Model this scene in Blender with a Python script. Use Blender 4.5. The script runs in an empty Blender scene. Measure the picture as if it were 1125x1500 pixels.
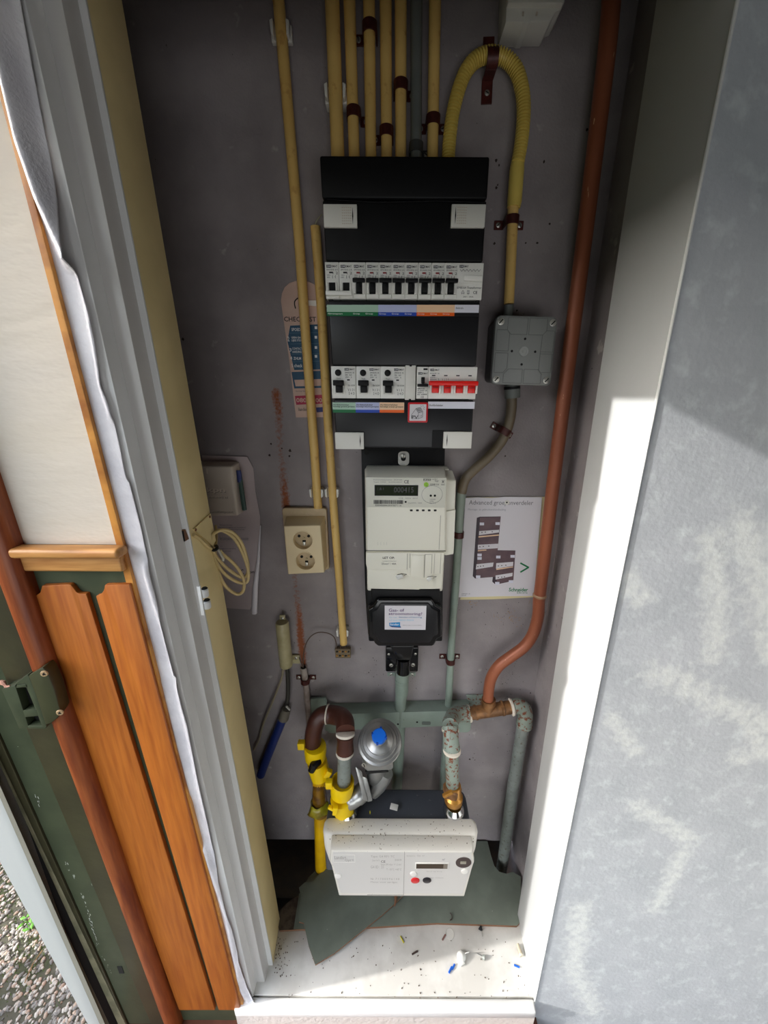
import bpy, bmesh, math, random
from mathutils import Vector, Matrix, noise
random.seed(7)
sc = bpy.context.scene
COL = sc.collection
# ------------------------------------------------------------------ camera
FPX, CX, CY, CAMZ = 563.0, 572.0, 750.0, 1.13
PITCH, ROLL = math.radians(17.93), math.radians(0.36)
cam_d = bpy.data.cameras.new('camera'); cam = bpy.data.objects.new('camera', cam_d); COL.objects.link(cam)
cam_d.sensor_fit = 'VERTICAL'; cam_d.sensor_height = 36.0; cam_d.lens = FPX * 36 / 1500
cam_d.shift_x = -(CX - 562.5) / 1500; cam_d.clip_start = 0.01
ROT = Matrix.Rotation(math.pi / 2 - PITCH, 3, 'X') @ Matrix.Rotation(ROLL, 3, 'Z')
cam.matrix_world = Matrix.Translation((0, 0, CAMZ)) @ ROT.to_4x4()
sc.camera = cam
# ------------------------------------------------------------------ light
SUN_DIR = Vector((1.0, 0.176, -0.44)).normalized()
w = bpy.data.worlds.new('sky'); sc.world = w; w.use_nodes = True
nt = w.node_tree; bg = nt.nodes['Background']
sky = nt.nodes.new('ShaderNodeTexSky'); sky.sky_type = 'NISHITA'; sky.sun_disc = False
sky.sun_elevation = math.radians(23.5); sky.sun_rotation = math.radians(260); sky.air_density = 1.0; sky.dust_density = 2.0
hs_ = nt.nodes.new('ShaderNodeHueSaturation'); hs_.inputs['Saturation'].default_value = 0.5
nt.links.new(sky.outputs[0], hs_.inputs['Color']); nt.links.new(hs_.outputs[0], bg.inputs[0]); bg.inputs[1].default_value = 0.47
sd = bpy.data.lights.new('sun', 'SUN'); sun = bpy.data.objects.new('sun', sd); COL.objects.link(sun)
sd.energy = 2.9; sd.angle = math.radians(0.53); sd.color = (1.0, 0.97, 0.93)
sun.rotation_euler = SUN_DIR.to_track_quat('-Z', 'Y').to_euler(); sun.location = (-3, 0, 3)
# unseen fill light added behind the viewer, framed like a window
WX0, WX1, WZ0, WZ1 = -.45, .75, .10, .85
ad = bpy.data.lights.new('rear_fill_light', 'AREA'); al = bpy.data.objects.new('rear_fill_light', ad); COL.objects.link(al)
ad.shape = 'RECTANGLE'; ad.size = WX1-WX0; ad.size_y = WZ1-WZ0; ad.energy = 4.0; ad.color = (0.97, 0.985, 1.0)
al.location = ((WX0+WX1)/2, -1.205, (WZ0+WZ1)/2); al.rotation_euler = (math.radians(90), 0, 0)
sc.view_settings.view_transform = 'Standard'; sc.view_settings.look = 'None'
sc.view_settings.gamma = 1; sc.view_settings.use_curve_mapping = False
sc.view_settings.exposure = 0.95
sc.cycles.use_denoising = True
sc.cycles.max_bounces = 10; sc.cycles.diffuse_bounces = 6; sc.cycles.glossy_bounces = 3
sc.cycles.sample_clamp_indirect = 4.0
sc.cycles.caustics_reflective = False; sc.cycles.caustics_refractive = False

# ------------------------------------------------------------------ measuring helpers (photo pixel + real depth -> metres)
CAM = Vector((0, 0, CAMZ))
def ray(u, v): return ROT @ Vector(((u - CX) / FPX, -(v - CY) / FPX, -1.0))
def at(u, v, Y): d = ray(u, v); return CAM + d * (Y / d.y)
def atz(u, v, z): d = ray(u, v); return CAM + d * ((z - CAMZ) / d.z)
def atx(u, v, x): d = ray(u, v); return CAM + d * (x / d.x)
def R(u0, v0, u1, v1, Y):
    um, vm = (u0 + u1) / 2, (v0 + v1) / 2
    return at(u0, vm, Y).x, at(u1, vm, Y).x, at(um, v1, Y).z, at(um, v0, Y).z

# ------------------------------------------------------------------ mesh helpers
class MB:
    def __init__(s): s.v = []; s.f = []
    def add(s, vs, fs):
        n = len(s.v); s.v += [Vector(p) for p in vs]; s.f += [[i + n for i in f] for f in fs]; return s
    def hexa(s, p):   # p: 4 front (x0z0,x1z0,x1z1,x0z1) + 4 back
        return s.add(p, [[0,1,2,3],[7,6,5,4],[0,4,5,1],[1,5,6,2],[2,6,7,3],[3,7,4,0]])
    def box(s, x0, x1, y0, y1, z0, z1):
        return s.hexa([(x0,y0,z0),(x1,y0,z0),(x1,y0,z1),(x0,y0,z1),(x0,y1,z0),(x1,y1,z0),(x1,y1,z1),(x0,y1,z1)])
    def obox(s, c, sx, sy, sz, M=None):
        M = M or Matrix.Identity(3); c = Vector(c)
        p = [(-1,-1,-1),(1,-1,-1),(1,-1,1),(-1,-1,1),(-1,1,-1),(1,1,-1),(1,1,1),(-1,1,1)]
        return s.hexa([c + M @ Vector((a*sx/2, b*sy/2, d*sz/2)) for a, b, d in p])
    def prism(s, pts, y0, y1):
        n = len(pts); vs = [(x, y0, z) for x, z in pts] + [(x, y1, z) for x, z in pts]
        return s.add(vs, [list(range(n)), list(range(2*n-1, n-1, -1))] + [[i, i+n, (i+1) % n + n, (i+1) % n] for i in range(n)])
    def zprism(s, pts, z0, z1):
        n = len(pts); vs = [(p[0], p[1], z0 + (p[2] if len(p) > 2 else 0)) for p in pts] + [(p[0], p[1], z1 + (p[2] if len(p) > 2 else 0)) for p in pts]
        return s.add(vs, [list(range(n)), list(range(2*n-1, n-1, -1))] + [[i, i+n, (i+1) % n + n, (i+1) % n] for i in range(n)])
    def loft(s, rings, cap=True, closed=False):
        n = len(rings[0]); vs = [p for r in rings for p in r]; m = len(rings); fs = []
        for k in range(m if closed else m - 1):
            for i in range(n):
                a, b = k*n, ((k+1) % m)*n; j = (i+1) % n
                fs.append([a+i, a+j, b+j, b+i])
        if cap and not closed: fs += [list(range(n)), list(range((m-1)*n, m*n))[::-1]]
        return s.add(vs, fs)
    def tube(s, pts, r, seg=12, cap=True):
        pts = [Vector(p) for p in pts]; m = len(pts)
        T = []
        for i in range(m):
            t = (pts[min(i+1, m-1)] - pts[max(i-1, 0)]); T.append(t.normalized() if t.length > 1e-9 else Vector((0,0,1)))
        n = T[0].orthogonal().normalized(); rings = []
        for i in range(m):
            n = (n - T[i] * n.dot(T[i])).normalized(); b = T[i].cross(n)
            rr = r[i] if isinstance(r, (list, tuple)) else r
            rings.append([pts[i] + (n*math.cos(2*math.pi*k/seg) + b*math.sin(2*math.pi*k/seg))*rr for k in range(seg)])
        return s.loft(rings, cap)
    def lathe(s, c, axis, prof, seg=24):
        c = Vector(c); a = Vector(axis).normalized()
        return s.tube([c + a*h for r, h in prof], [max(r, 1e-5) for r, h in prof], seg) if False else s._lathe(c, a, prof, seg)
    def _lathe(s, c, a, prof, seg):
        n = a.orthogonal().normalized(); b = a.cross(n)
        rings = [[c + a*h + (n*math.cos(2*math.pi*k/seg) + b*math.sin(2*math.pi*k/seg))*max(r, 1e-5) for k in range(seg)] for r, h in prof]
        return s.loft(rings, True)
    def cyl(s, p0, p1, r0, r1=None, seg=16):
        p0, p1 = Vector(p0), Vector(p1); r1 = r0 if r1 is None else r1
        return s._lathe(p0, (p1-p0).normalized(), [(r0, 0), (r1, (p1-p0).length)], seg)

def smooth(pts, n=8):
    pts = [Vector(p) for p in pts]; out = []
    P = [pts[0]*2 - pts[1]] + pts + [pts[-1]*2 - pts[-2]]
    for i in range(1, len(P) - 2):
        a, b, c, d = P[i-1], P[i], P[i+1], P[i+2]
        for k in range(n):
            t = k/n; out.append(0.5*((2*b) + (c-a)*t + (2*a-5*b+4*c-d)*t*t + (3*b-a-3*c+d)*t**3))
    out.append(pts[-1]); return out
def px(lst, Y=None): return [at(p[0], p[1], p[2] if len(p) > 2 else Y) for p in lst]
def rrect(x0, x1, z0, z1, r, n=5):
    out = []
    for cx, cz, a0 in ((x1-r, z1-r, 0), (x0+r, z1-r, 90), (x0+r, z0+r, 180), (x1-r, z0+r, 270)):
        for k in range(n+1):
            a = math.radians(a0 + 90*k/n); out.append((cx + r*math.cos(a), cz + r*math.sin(a)))
    return out

W = {}
def mk(name, mb, m, parent=None, bev=0, seg=2, ang=35, org=None, flat=False):
    items = mb if isinstance(mb, list) else [(mb, m)]
    me = bpy.data.meshes.new(name); bm = bmesh.new()
    for k, (b, mt) in enumerate(items):
        vs = [bm.verts.new(p) for p in b.v]
        for f in b.f:
            try: bf = bm.faces.new([vs[i] for i in f]); bf.material_index = k
            except ValueError: pass
        me.materials.append(mt)
    bmesh.ops.recalc_face_normals(bm, faces=bm.faces)
    if bev:
        es = [e for e in bm.edges if len(e.link_faces) == 2 and e.calc_face_angle(0) > math.radians(30)]
        bmesh.ops.bevel(bm, geom=es, offset=bev, segments=seg, affect='EDGES', profile=0.5, clamp_overlap=True)
    if org is None:
        if parent is not None: org = W[parent]
        else:
            xs = [v.co for v in bm.verts]
            org = Vector(((min(c.x for c in xs)+max(c.x for c in xs))/2, (min(c.y for c in xs)+max(c.y for c in xs))/2, min(c.z for c in xs)))
    org = Vector(org)
    bmesh.ops.translate(bm, verts=bm.verts, vec=-org)
    bm.to_mesh(me); bm.free()
    if not flat:
        me.polygons.foreach_set('use_smooth', [True]*len(me.polygons)); me.set_sharp_from_angle(angle=math.radians(ang))
    return link(bpy.data.objects.new(name, me), parent, org)
def link(o, parent, org):
    COL.objects.link(o); W[o] = Vector(org)
    if parent is not None: o.parent = parent; o.location = W[o] - W[parent]
    else: o.location = org
    return o
def empty(name, loc):
    o = bpy.data.objects.new(name, None); o.empty_display_size = 0.02; return link(o, None, Vector(loc))
def tag(o, label, cat=None, group=None, kind=None):
    if label: o['label'] = label
    if cat: o['category'] = cat
    if group: o['group'] = group
    if kind: o['kind'] = kind
    return o
def copytree(o, parent, org):
    c = o.copy(); link(c, parent, org)
    for ch in list(o.children): copytree(ch, c, Vector(org) + (W[ch] - W[o]))
    return c
def txt(parent, s, rect, Y, m, name='lettering', bold=0.0, up=None, spacing=1.0):
    """lettering fitted to a rectangle (x0,x1,z0,z1) on the plane y=Y, facing the viewer"""
    cu = bpy.data.curves.new('t', 'FONT'); cu.body = s; cu.resolution_u = 2; cu.offset = bold; cu.space_character = spacing
    ob = bpy.data.objects.new('t', cu); me = bpy.data.meshes.new_from_object(ob)
    bpy.data.objects.remove(ob); bpy.data.curves.remove(cu)
    xs = [v.co.x for v in me.vertices]; ys = [v.co.y for v in me.vertices]
    a, b, c, d = min(xs), max(xs), min(ys), max(ys); x0, x1, z0, z1 = rect; o0 = W[parent] if parent else Vector((x0, Y, z0))
    for v in me.vertices:
        fx = (v.co.x - a)/(b - a); fz = (v.co.y - c)/(d - c)
        v.co = Vector((x0 + fx*(x1-x0), Y, z0 + fz*(z1-z0))) - o0
    me.name = name; me.materials.clear(); me.materials.append(m)
    return link(bpy.data.objects.new(name, me), parent, o0)
def T(parent, s, u0, v0, u1, v1, Y, m, bold=0.0, **k): return txt(parent, s, R(u0, v0, u1, v1, Y), Y, m, bold=bold, **k)
def plate(mb, u0, v0, u1, v1, Y, d): x0, x1, z0, z1 = R(u0, v0, u1, v1, Y); return mb.box(x0, x1, Y, Y + d, z0, z1)
def pplate(mb, pts, Y, d): return mb.prism([(at(u, v, Y).x, at(u, v, Y).z) for u, v in pts], Y, Y + d)

# ------------------------------------------------------------------ materials
def lin(c):
    def f(x): x /= 255; return x/12.92 if x <= 0.04045 else ((x+0.055)/1.055)**2.4
    return (f(c[0]), f(c[1]), f(c[2]), 1)
def M(name, col, rough=0.5, metal=0.0, var=None, vs=15.0, vlo=.4, vhi=.6, bump=0.0, bs=150.0, spots=None, spec=0.5, stretch=None, det=4, coat=0):
    m = bpy.data.materials.new(name); m.use_nodes = True; n = m.node_tree; N = n.nodes; L = n.links; b = N['Principled BSDF']
    b.inputs['Roughness'].default_value = rough; b.inputs['Metallic'].default_value = metal
    b.inputs['Specular IOR Level'].default_value = spec; b.inputs['Coat Weight'].default_value = coat
    tc = N.new('ShaderNodeTexCoord'); src = tc.outputs['Object']
    if stretch:
        mp = N.new('ShaderNodeMapping'); mp.inputs['Scale'].default_value = stretch; L.new(src, mp.inputs[0]); src = mp.outputs[0]
    cur = None
    def noi(scale, d=det, rg=.55):
        t = N.new('ShaderNodeTexNoise'); t.inputs['Scale'].default_value = scale; t.inputs['Detail'].default_value = d; t.inputs['Roughness'].default_value = rg; L.new(src, t.inputs[0]); return t.outputs[0]
    def ramp(s, lo, hi):
        r = N.new('ShaderNodeMapRange'); r.inputs[1].default_value = lo; r.inputs[2].default_value = hi; L.new(s, r.inputs[0]); return r.outputs[0]
    def mix(fac, A, B):
        x = N.new('ShaderNodeMix'); x.data_type = 'RGBA'; L.new(fac, x.inputs[0])
        for k, q in ((6, A), (7, B)):
            if isinstance(q, tuple): x.inputs[k].default_value = q
            else: L.new(q, x.inputs[k])
        return x.outputs[2]
    base = lin(col); cur = base
    if var: cur = mix(ramp(noi(vs), vlo, vhi), base, lin(var))
    for (sc_, ss, lo, hi) in (spots or []): cur = mix(ramp(noi(ss, 3, .6), lo, hi), cur, lin(sc_))
    if isinstance(cur, tuple): b.inputs['Base Color'].default_value = cur
    else: L.new(cur, b.inputs['Base Color'])
    if bump:
        bp = N.new('ShaderNodeBump'); bp.inputs['Strength'].default_value = bump; bp.inputs['Distance'].default_value = 0.002
        L.new(noi(bs, 3), bp.inputs['Height']); L.new(bp.outputs[0], b.inputs['Normal'])
    m['_mix'] = 1
    return m
def addmask(m, attr, col, lo=.35, hi=.6, ns=120., k=.6):
    """second paint layer where a mesh attribute (broken up by noise) is high"""
    n = m.node_tree; N = n.nodes; L = n.links; b = N['Principled BSDF']
    a = N.new('ShaderNodeAttribute'); a.attribute_name = attr
    t = N.new('ShaderNodeTexNoise'); t.inputs['Scale'].default_value = ns; t.inputs['Detail'].default_value = 5
    tc = N.new('ShaderNodeTexCoord'); L.new(tc.outputs['Object'], t.inputs[0])
    ma = N.new('ShaderNodeMath'); ma.operation = 'MULTIPLY_ADD'; L.new(t.outputs[0], ma.inputs[0]); ma.inputs[1].default_value = k; L.new(a.outputs['Fac'], ma.inputs[2])
    r = N.new('ShaderNodeMapRange'); r.inputs[1].default_value = lo + k*.5; r.inputs[2].default_value = hi + k*.5; L.new(ma.outputs[0], r.inputs[0])
    mr = N.new('ShaderNodeMath'); mr.operation = 'MULTIPLY'; L.new(r.outputs[0], mr.inputs[0]); mr.use_clamp = True
    g = N.new('ShaderNodeMath'); g.operation = 'GREATER_THAN'; L.new(a.outputs['Fac'], g.inputs[0]); g.inputs[1].default_value = 0.02; L.new(g.outputs[0], mr.inputs[1])
    x = N.new('ShaderNodeMix'); x.data_type = 'RGBA'; L.new(mr.outputs[0], x.inputs[0])
    lk = b.inputs['Base Color'].links
    if lk: L.new(lk[0].from_socket, x.inputs[6])
    else: x.inputs[6].default_value = b.inputs['Base Color'].default_value
    x.inputs[7].default_value = lin(col); L.new(x.outputs[2], b.inputs['Base Color'])

wallm = M('grey_wall_paint', (158,150,150), .75, var=(142,134,135), vs=9, bump=.35, bs=260, spots=[((70,62,58), 95, .70,.76), ((178,170,168), 34, .66,.74)])
addmask(wallm, 'rust', (148,84,50), .3, .75, 190, 1.1)
white_jamb = M('white_gloss_paint', (232,233,232), .38, bump=.12, bs=60, var=(224,224,222), vs=6)
white_floor = M('white_painted_plank', (226,224,218), .4, var=(206,203,196), vs=14, bump=.15, bs=50, stretch=(1,1,1), spots=[((120,105,88), 240, .735,.76)])
cream = M('cream_paint', (236,217,162), .5, var=(226,207,152), vs=8, bump=.15, bs=70)
mauve = M('shaded_white_paint', (205,203,200), .4, bump=.1, bs=60)  # same white paint, with the rebate's shade put into a greyer tone
hall_grey = M('blue_grey_wall_paint', (192,196,201), .8, var=(180,185,190), vs=16, vlo=.3, vhi=.7, bump=.3, bs=140, spots=[((208,214,216), 40, .52,.75)])
addmask(hall_grey, 'patch', (216,220,219), .4, 1.0, 75, 1.5)
plaster = M('cream_white_plaster', (216,206,190), .7, bump=1.0, bs=26, var=(214,205,192), vs=5, stretch=(1,1,2.4))
wallp = M('wallpaper', (232,230,234), .42, bump=.45, bs=260, var=(214,212,218), vs=20)
orange = M('orange_stained_wood', (184,106,34), .45, var=(156,80,20), vs=26, vlo=.35, vhi=.7, stretch=(6,6,.35), bump=.1, bs=50)
redbrown = M('red_brown_stained_wood', (158,84,40), .42, var=(112,46,18), vs=22, vlo=.35, vhi=.7, stretch=(5,5,.4), bump=.15, bs=40)
oak = M('pale_varnished_wood', (206,152,88), .45, var=(170,112,58), vs=30, vlo=.35, vhi=.7, stretch=(.4,5,5), bump=.15, bs=40)
edgewood = M('plywood_edge', (214,150,72), .5, var=(160,98,44), vs=14, vlo=.45, vhi=.62, stretch=(1,1,1), bump=.2, bs=90)
green = M('dark_green_paint', (66,74,54), .42, var=(58,66,48), vs=30, bump=.1, bs=60, spots=[((200,205,190), 120, .74,.76)])
olive = M('olive_green_paint', (60,57,37), .42, var=(52,49,32), vs=20, bump=.15, bs=70)
blackrub = M('black_rubber', (14,14,14), .7)
boardwhite = M('outdoor_white_paint', (205,208,206), .5, bump=.1, bs=60)
terracotta = M('brown_hall_floor', (120,70,50), .55, var=(100,56,40), vs=12)
darkvoid = M('dark_crawlspace', (34,28,24), .9, var=(50,38,28), vs=20, bump=.5, bs=40)
cond = M('yellowed_pvc', (238,200,122), .45, var=(224,182,102), vs=6, vlo=.35, vhi=.7, spots=[((212,164,92), 60, .6,.7)])
cond2 = M('yellow_corrugated_pvc', (232,206,104), .4, var=(214,186,90), vs=9)
condgrey = M('grey_pvc', (112,116,112), .5, var=(100,104,100), vs=9)
condgreen = M('grey_green_paint', (146,160,148), .42, var=(134,148,136), vs=14, bump=.08, bs=90, spots=[((90,84,70), 130, .72,.76)])
rustgreen = M('rust_flecked_grey_green_paint', (146,158,146), .5, var=(132,142,130), vs=14, bump=.2, bs=90, spots=[((122,66,40), 130, .54,.60)])
galv = M('speckled_galvanised', (140,146,140), .5, var=(126,132,126), vs=40, bump=.15, bs=90, spots=[((96,86,70), 160, .62,.68)])
condbrown = M('brownish_flexible_pvc', (122,108,86), .4, var=(98,86,68), vs=16)
clampm = M('oxide_red_metal', (88,36,30), .45, metal=.2, var=(66,26,22), vs=60)
screwm = M('zinc_screw', (196,194,186), .35, metal=.8)
darkhole = M('dark_hole', (10,10,10), .8)
copper = M('old_copper', (168,98,68), .45, metal=.2, var=(140,78,54), vs=7, vlo=.35, vhi=.65, stretch=(3,3,.6), bump=.1, bs=60, spots=[((226,180,140), 60, .71,.74)])
copper2 = M('tarnished_brass', (150,106,66), .45, metal=.35, var=(110,76,46), vs=60, bump=.3, bs=90)
brownpipe = M('brown_painted_steel', (84,46,36), .4, var=(72,38,29), vs=18, bump=.15, bs=80, spots=[((190,170,150), 120, .73,.75)])
hemp = M('white_jointing_paste', (232,222,206), .7, bump=.5, bs=200)
yellowp = M('bright_yellow_plastic', (250,210,0), .4)
yellowpipe = M('yellow_plastic_pipe', (236,186,0), .4, var=(214,160,10), vs=10)
tapem = M('translucent_amber_film', (150,110,30), .2, var=(100,66,24), vs=40)
yellowfilm = M('yellow_green_film', (190,180,40), .3, var=(130,110,30), vs=30)
alu = M('cast_aluminium', (178,178,175), .36, metal=.75, bump=.15, bs=200, var=(160,160,158), vs=20)
chrome = M('bright_chrome', (225,225,225), .12, metal=1)
brass = M('yellow_brass', (206,150,70), .3, metal=.6, var=(180,124,54), vs=40)
bluecap = M('bright_blue_plastic', (20,110,225), .4)
blackp = M('black_plastic', (15,15,17), .5, spec=.25, bump=.06, bs=500)
blackm = M('black_satin_plastic', (25,25,28), .36, spec=.4, bump=.03, bs=300)
blackg = M('gloss_black_plastic', (16,16,18), .15)
whitep = M('white_plastic', (226,224,216), .42)
modw = M('module_white_plastic', (240,239,233), .4)
meterw = M('meter_ivory_plastic', (232,229,214), .38, bump=.03, bs=400)
meterpanel = M('meter_label_panel', (214,213,200), .3)
gasw = M('gas_meter_ivory', (222,218,208), .42, spots=[((96,80,60), 190, .70,.73)])
gasf = M('gas_meter_face', (212,209,204), .4)
slate = M('slate_grey_plastic', (72,76,84), .55, spots=[((160,160,158), 170, .70,.73)])
cbox = M('mid_grey_plastic', (122,124,122), .45, bump=.05, bs=300)
cboxd = M('dark_grey_plastic', (62,63,62), .5)
sockm = M('cream_plastic', (232,212,170), .35)
sockb = M('aged_beige_plastic', (206,184,146), .45, var=(190,168,130), vs=30)
kpnm = M('old_white_plastic', (206,194,180), .45, bump=.03, bs=300)
cyl_m = M('beige_sleeve', (186,178,140), .35, var=(170,160,120), vs=30)
cablem = M('beige_cable', (200,178,126), .5)
cabled = M('dark_cable', (56,54,48), .5)
wirem = M('thin_brown_wire', (96,78,66), .5)
bluetube = M('dark_blue_tube', (24,44,110), .45)
paper = M('white_paper', (224,220,224), .7, bump=.03, bs=40)
paperold = M('pale_mauve_paper', (196,182,182), .75, bump=.05, bs=30)
cardm = M('pinkish_card', (214,184,168), .6, var=(200,168,152), vs=12)
yellowedp = M('yellowed_paper', (220,208,160), .7)
redp = M('bright_red_plastic', (235,30,22), .35)
redb = M('red_sticker_edge', (205,34,44), .4)
ink = M('black_ink', (28,26,30), .6); inkg = M('grey_ink', (110,108,112), .6); inkw = M('white_ink', (235,235,235), .6)
teal = M('petrol_blue_print', (22,74,104), .5); magenta = M('magenta_print', (170,24,66), .5); navy = M('navy_print', (30,40,110), .5)
cyanp = M('sky_blue_print', (20,140,205), .4); purp = M('purple_ink', (92,58,112), .5)
g_d = M('green_label', (0,110,60), .4); g_l = M('pale_green_label', (176,206,186), .4); b_d = M('blue_label', (34,74,180), .4); b_l = M('pale_blue_label', (190,196,232), .4)
o_d = M('orange_label', (245,104,26), .4); o_l = M('pale_orange_label', (246,206,168), .4); lw = M('pale_white_label', (224,224,236), .4)
lcd = M('lcd_screen', (30,38,20), .55, spec=.15); lcdd = M('lcd_digits', (6,9,6), .3)
printbrown = M('printed_purple_brown', (88,66,74), .5, var=(110,84,88), vs=20); printdark = M('printed_dark', (52,36,48), .5)
se_green = M('printed_green', (0,122,70), .5)
hardboard = M('grey_green_hardboard', (120,128,116), .55, var=(108,115,104), vs=14, bump=.15, bs=60, spots=[((170,170,160), 160, .72,.75)])
hardedge = M('raw_hardboard_edge', (120,84,60), .8, bump=.5, bs=100)
dirty = M('dirty_rubble', (92,80,66), .9, var=(66,52,42), vs=60, bump=.8, bs=60)
cementm = M('pebble_cement', (92,90,76), .95, var=(70,76,48), vs=9, bump=.6, bs=60)
pebA = M('pale_pebble', (214,208,196), .7, var=(176,168,156), vs=8); pebB = M('grey_pebble', (150,146,138), .7, var=(122,118,112), vs=8); pebC = M('warm_pebble', (186,164,144), .7); 
mossm = M('moss_green', (84,112,40), .9); weedm = M('weed_green', (96,160,40), .6); twigm = M('dry_twig', (150,120,80), .8)
clearp = M('frosted_plastic', (214,214,208), .2, spec=.6)
# ================================================================== STRUCTURE
def vl(u0, v0, u1, v1, Y):
    p, q = at(u0, v0, Y), at(u1, v1, Y)
    return lambda z: Vector((p.x + (q.x-p.x)*(z-p.z)/(q.z-p.z), Y, z))
def strip(mb, la, lb, z0, z1, yb):
    a0, b0, a1, b1 = la(z0), lb(z0), la(z1), lb(z1)
    return mb.hexa([a0, b0, b1, a1] + [Vector((p.x, yb, p.z)) for p in (a0, b0, b1, a1)])
def struct(name, mb, m, **k): o = mk(name, mb, m, **k); o['kind'] = 'structure'; return o
YB = 0.695; ZT = 2.35
def segd(p, pts):
    best = 1e9
    for a, b in zip(pts, pts[1:]):
        ax, ay = a; bx, by = b; dx, dy = bx-ax, by-ay
        t = max(0, min(1, ((p[0]-ax)*dx + (p[1]-ay)*dy)/(dx*dx+dy*dy+1e-12)))
        best = min(best, math.hypot(p[0]-ax-t*dx, p[1]-ay-t*dy))
    return best
# back wall: fine grid carrying the rust-run mask
nx, nz = 150, 330; x0w, x1w = -.42, .33; mbw = MB()
vs = []; rust = []
rp = [(at(u, v, YB).x, at(u, v, YB).z) for u, v in ((404,575),(408,600),(410,650),(415,700),(420,745),(430,830),(434,870),(438,900),(441,940),(445,975),(446,990))]
for j in range(nz+1):
    for i in range(nx+1):
        x = x0w + (x1w-x0w)*i/nx; z = ZT*j/nz
        vs.append((x, YB, z)); d = segd((x, z), rp); rust.append(max(0, 1 - d/.0125)**.8 * (.75 + .3*math.sin(z*23)) if d < .0125 else 0)
mbw.add(vs, [[j*(nx+1)+i, j*(nx+1)+i+1, (j+1)*(nx+1)+i+1, (j+1)*(nx+1)+i] for j in range(nz) for i in range(nx)])
wb = struct('wall_back', mbw, wallm)
at_ = wb.data.attributes.new('rust', 'FLOAT', 'POINT'); at_.data.foreach_set('value', rust)
struct('wall_left_inside', MB().box(-.45, -.42, .435, .72, 0, ZT), wallm)
struct('wall_right_inside', MB().box(.325, .36, .54, .72, -.3, ZT), wallm)
struct('ceiling_cupboard', MB().box(-.5, .4, .42, .75, ZT, ZT+.04), wallm)
pit = MB(); pit.box(-.45, .33, .535, .76, -.36, -.33); pit.box(-.45, .33, .74, .76, -.33, 0); pit.box(-.45, -.43, .53, .74, -.33, 0)
struct('floor_crawlspace', pit, darkvoid)
pl = MB(); pl.box(-.42, .325, .4235, .53, -.028, 0); struct('floor', pl, white_floor, bev=.001)
sl = MB(); sl.box(-.293, .285, .403, .4215, -.022, -.0005); sill = struct('trim_1', sl, white_jamb, bev=.004, seg=3)
mk('riser', MB().box(-.293, .285, .4065, .425, -.0615, -.02), M('rough_white_paint', (212,206,200), .7, bump=.8, bs=120), sill)
# left frame
e0 = vl(27,0, 350,1400, .42); e1 = vl(37,0, 357,1400, .42); e2 = None
e3 = vl(90,0, 380,1400, .44); e5 = vl(125,0, 397,1400, .4633); e6 = vl(179,0, 416,1380, .535)
fr = MB(); a = vl(-30,0, 300,1400, .42)
strip(fr, a, e1, 0, ZT, .53); f1o = struct('trim_2', fr, white_jamb, bev=.0012)
e1b = vl(62,0, 365,1400, .44)
def off(l, dx, Y): return lambda z: Vector((l(z).x + dx, Y, z))
mk('rebate_strip', strip(MB(), off(e1, -.004, .44), e3, 0, ZT, .53), mauve, f1o, bev=.001)
mk('stop_strip', strip(MB(), off(e3, -.004, .4633), e5, 0, ZT, .4665), white_jamb, f1o, bev=.0006)
cb = MB(); za, zb = 0, ZT
c0, c1, d0, d1 = e5(za), e5(zb), e6(za), e6(zb)
cb.hexa([Vector((c0.x-.02, .4665, za)), Vector((c0.x-.0004, .4665, za)), Vector((c1.x-.0004, .4665, zb)), Vector((c1.x-.02, .4665, zb)),
         Vector((d0.x-.02, .535, za)), Vector((d0.x, .535, za)), Vector((d1.x, .535, zb)), Vector((d1.x-.02, .535, zb))])
mk('lining_board', cb, cream, f1o, bev=.001)
# right reveal and hall wall on the right
f1 = vl(1078,0, 783,1463, .42); f2 = vl(961,0, 785,1160, .545)
rv = MB(); p0, p1, q0, q1 = f1(-.095), f1(ZT), f2(-.095), f2(ZT)
rv.hexa([p0, p0+Vector((.05,0,0)), p1+Vector((.05,0,0)), p1, q0, q0+Vector((.05,0,0)), q1+Vector((.05,0,0)), q1])
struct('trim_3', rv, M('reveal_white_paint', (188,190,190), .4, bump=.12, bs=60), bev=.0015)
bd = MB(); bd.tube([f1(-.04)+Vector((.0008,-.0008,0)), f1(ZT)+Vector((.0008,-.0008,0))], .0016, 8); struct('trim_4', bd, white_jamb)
HX1 = 1.9; nxx, nzz = 70, 150; mw = MB(); vs = []; pat = []
patches = [([(1040,790),(1050,880),(1045,960)], 26), ([(1085,770),(1110,830),(1120,900)], 34), ([(960,985),(1000,1000),(1050,1030),(1125,1060)], 30),
           ([(1090,1040),(1125,1100),(1080,1110)], 26), ([(930,1180),(980,1210),(1010,1230)], 26), ([(1115,930),(1125,960)], 22), ([(915,840),(940,880)], 22), ([(850,1330),(840,1420),(870,1480)], 34), ([(895,1050),(930,1100)], 20), ([(1000,1250),(960,1330)], 24)]
pp = [([(at(u,v,.42).x, at(u,v,.42).z) for u, v in L_], r_*.0014) for L_, r_ in patches]
f1z = f1
for j in range(nzz+1):
    z = -.095 + (ZT+.095)*j/nzz; xa = f1(z).x + .002
    for i in range(nxx+1):
        t = i/nxx; x = xa + (.34*t*2 if t < .5 else .34 + (HX1-xa-.34)*(t-.5)*2)
        vs.append((x, .4193, z)); s_ = 0
        for L_, r_ in pp:
            d = segd((x, z), L_)
            if d < r_: s_ = max(s_, (1-d/r_))
        pat.append(s_)
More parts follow.
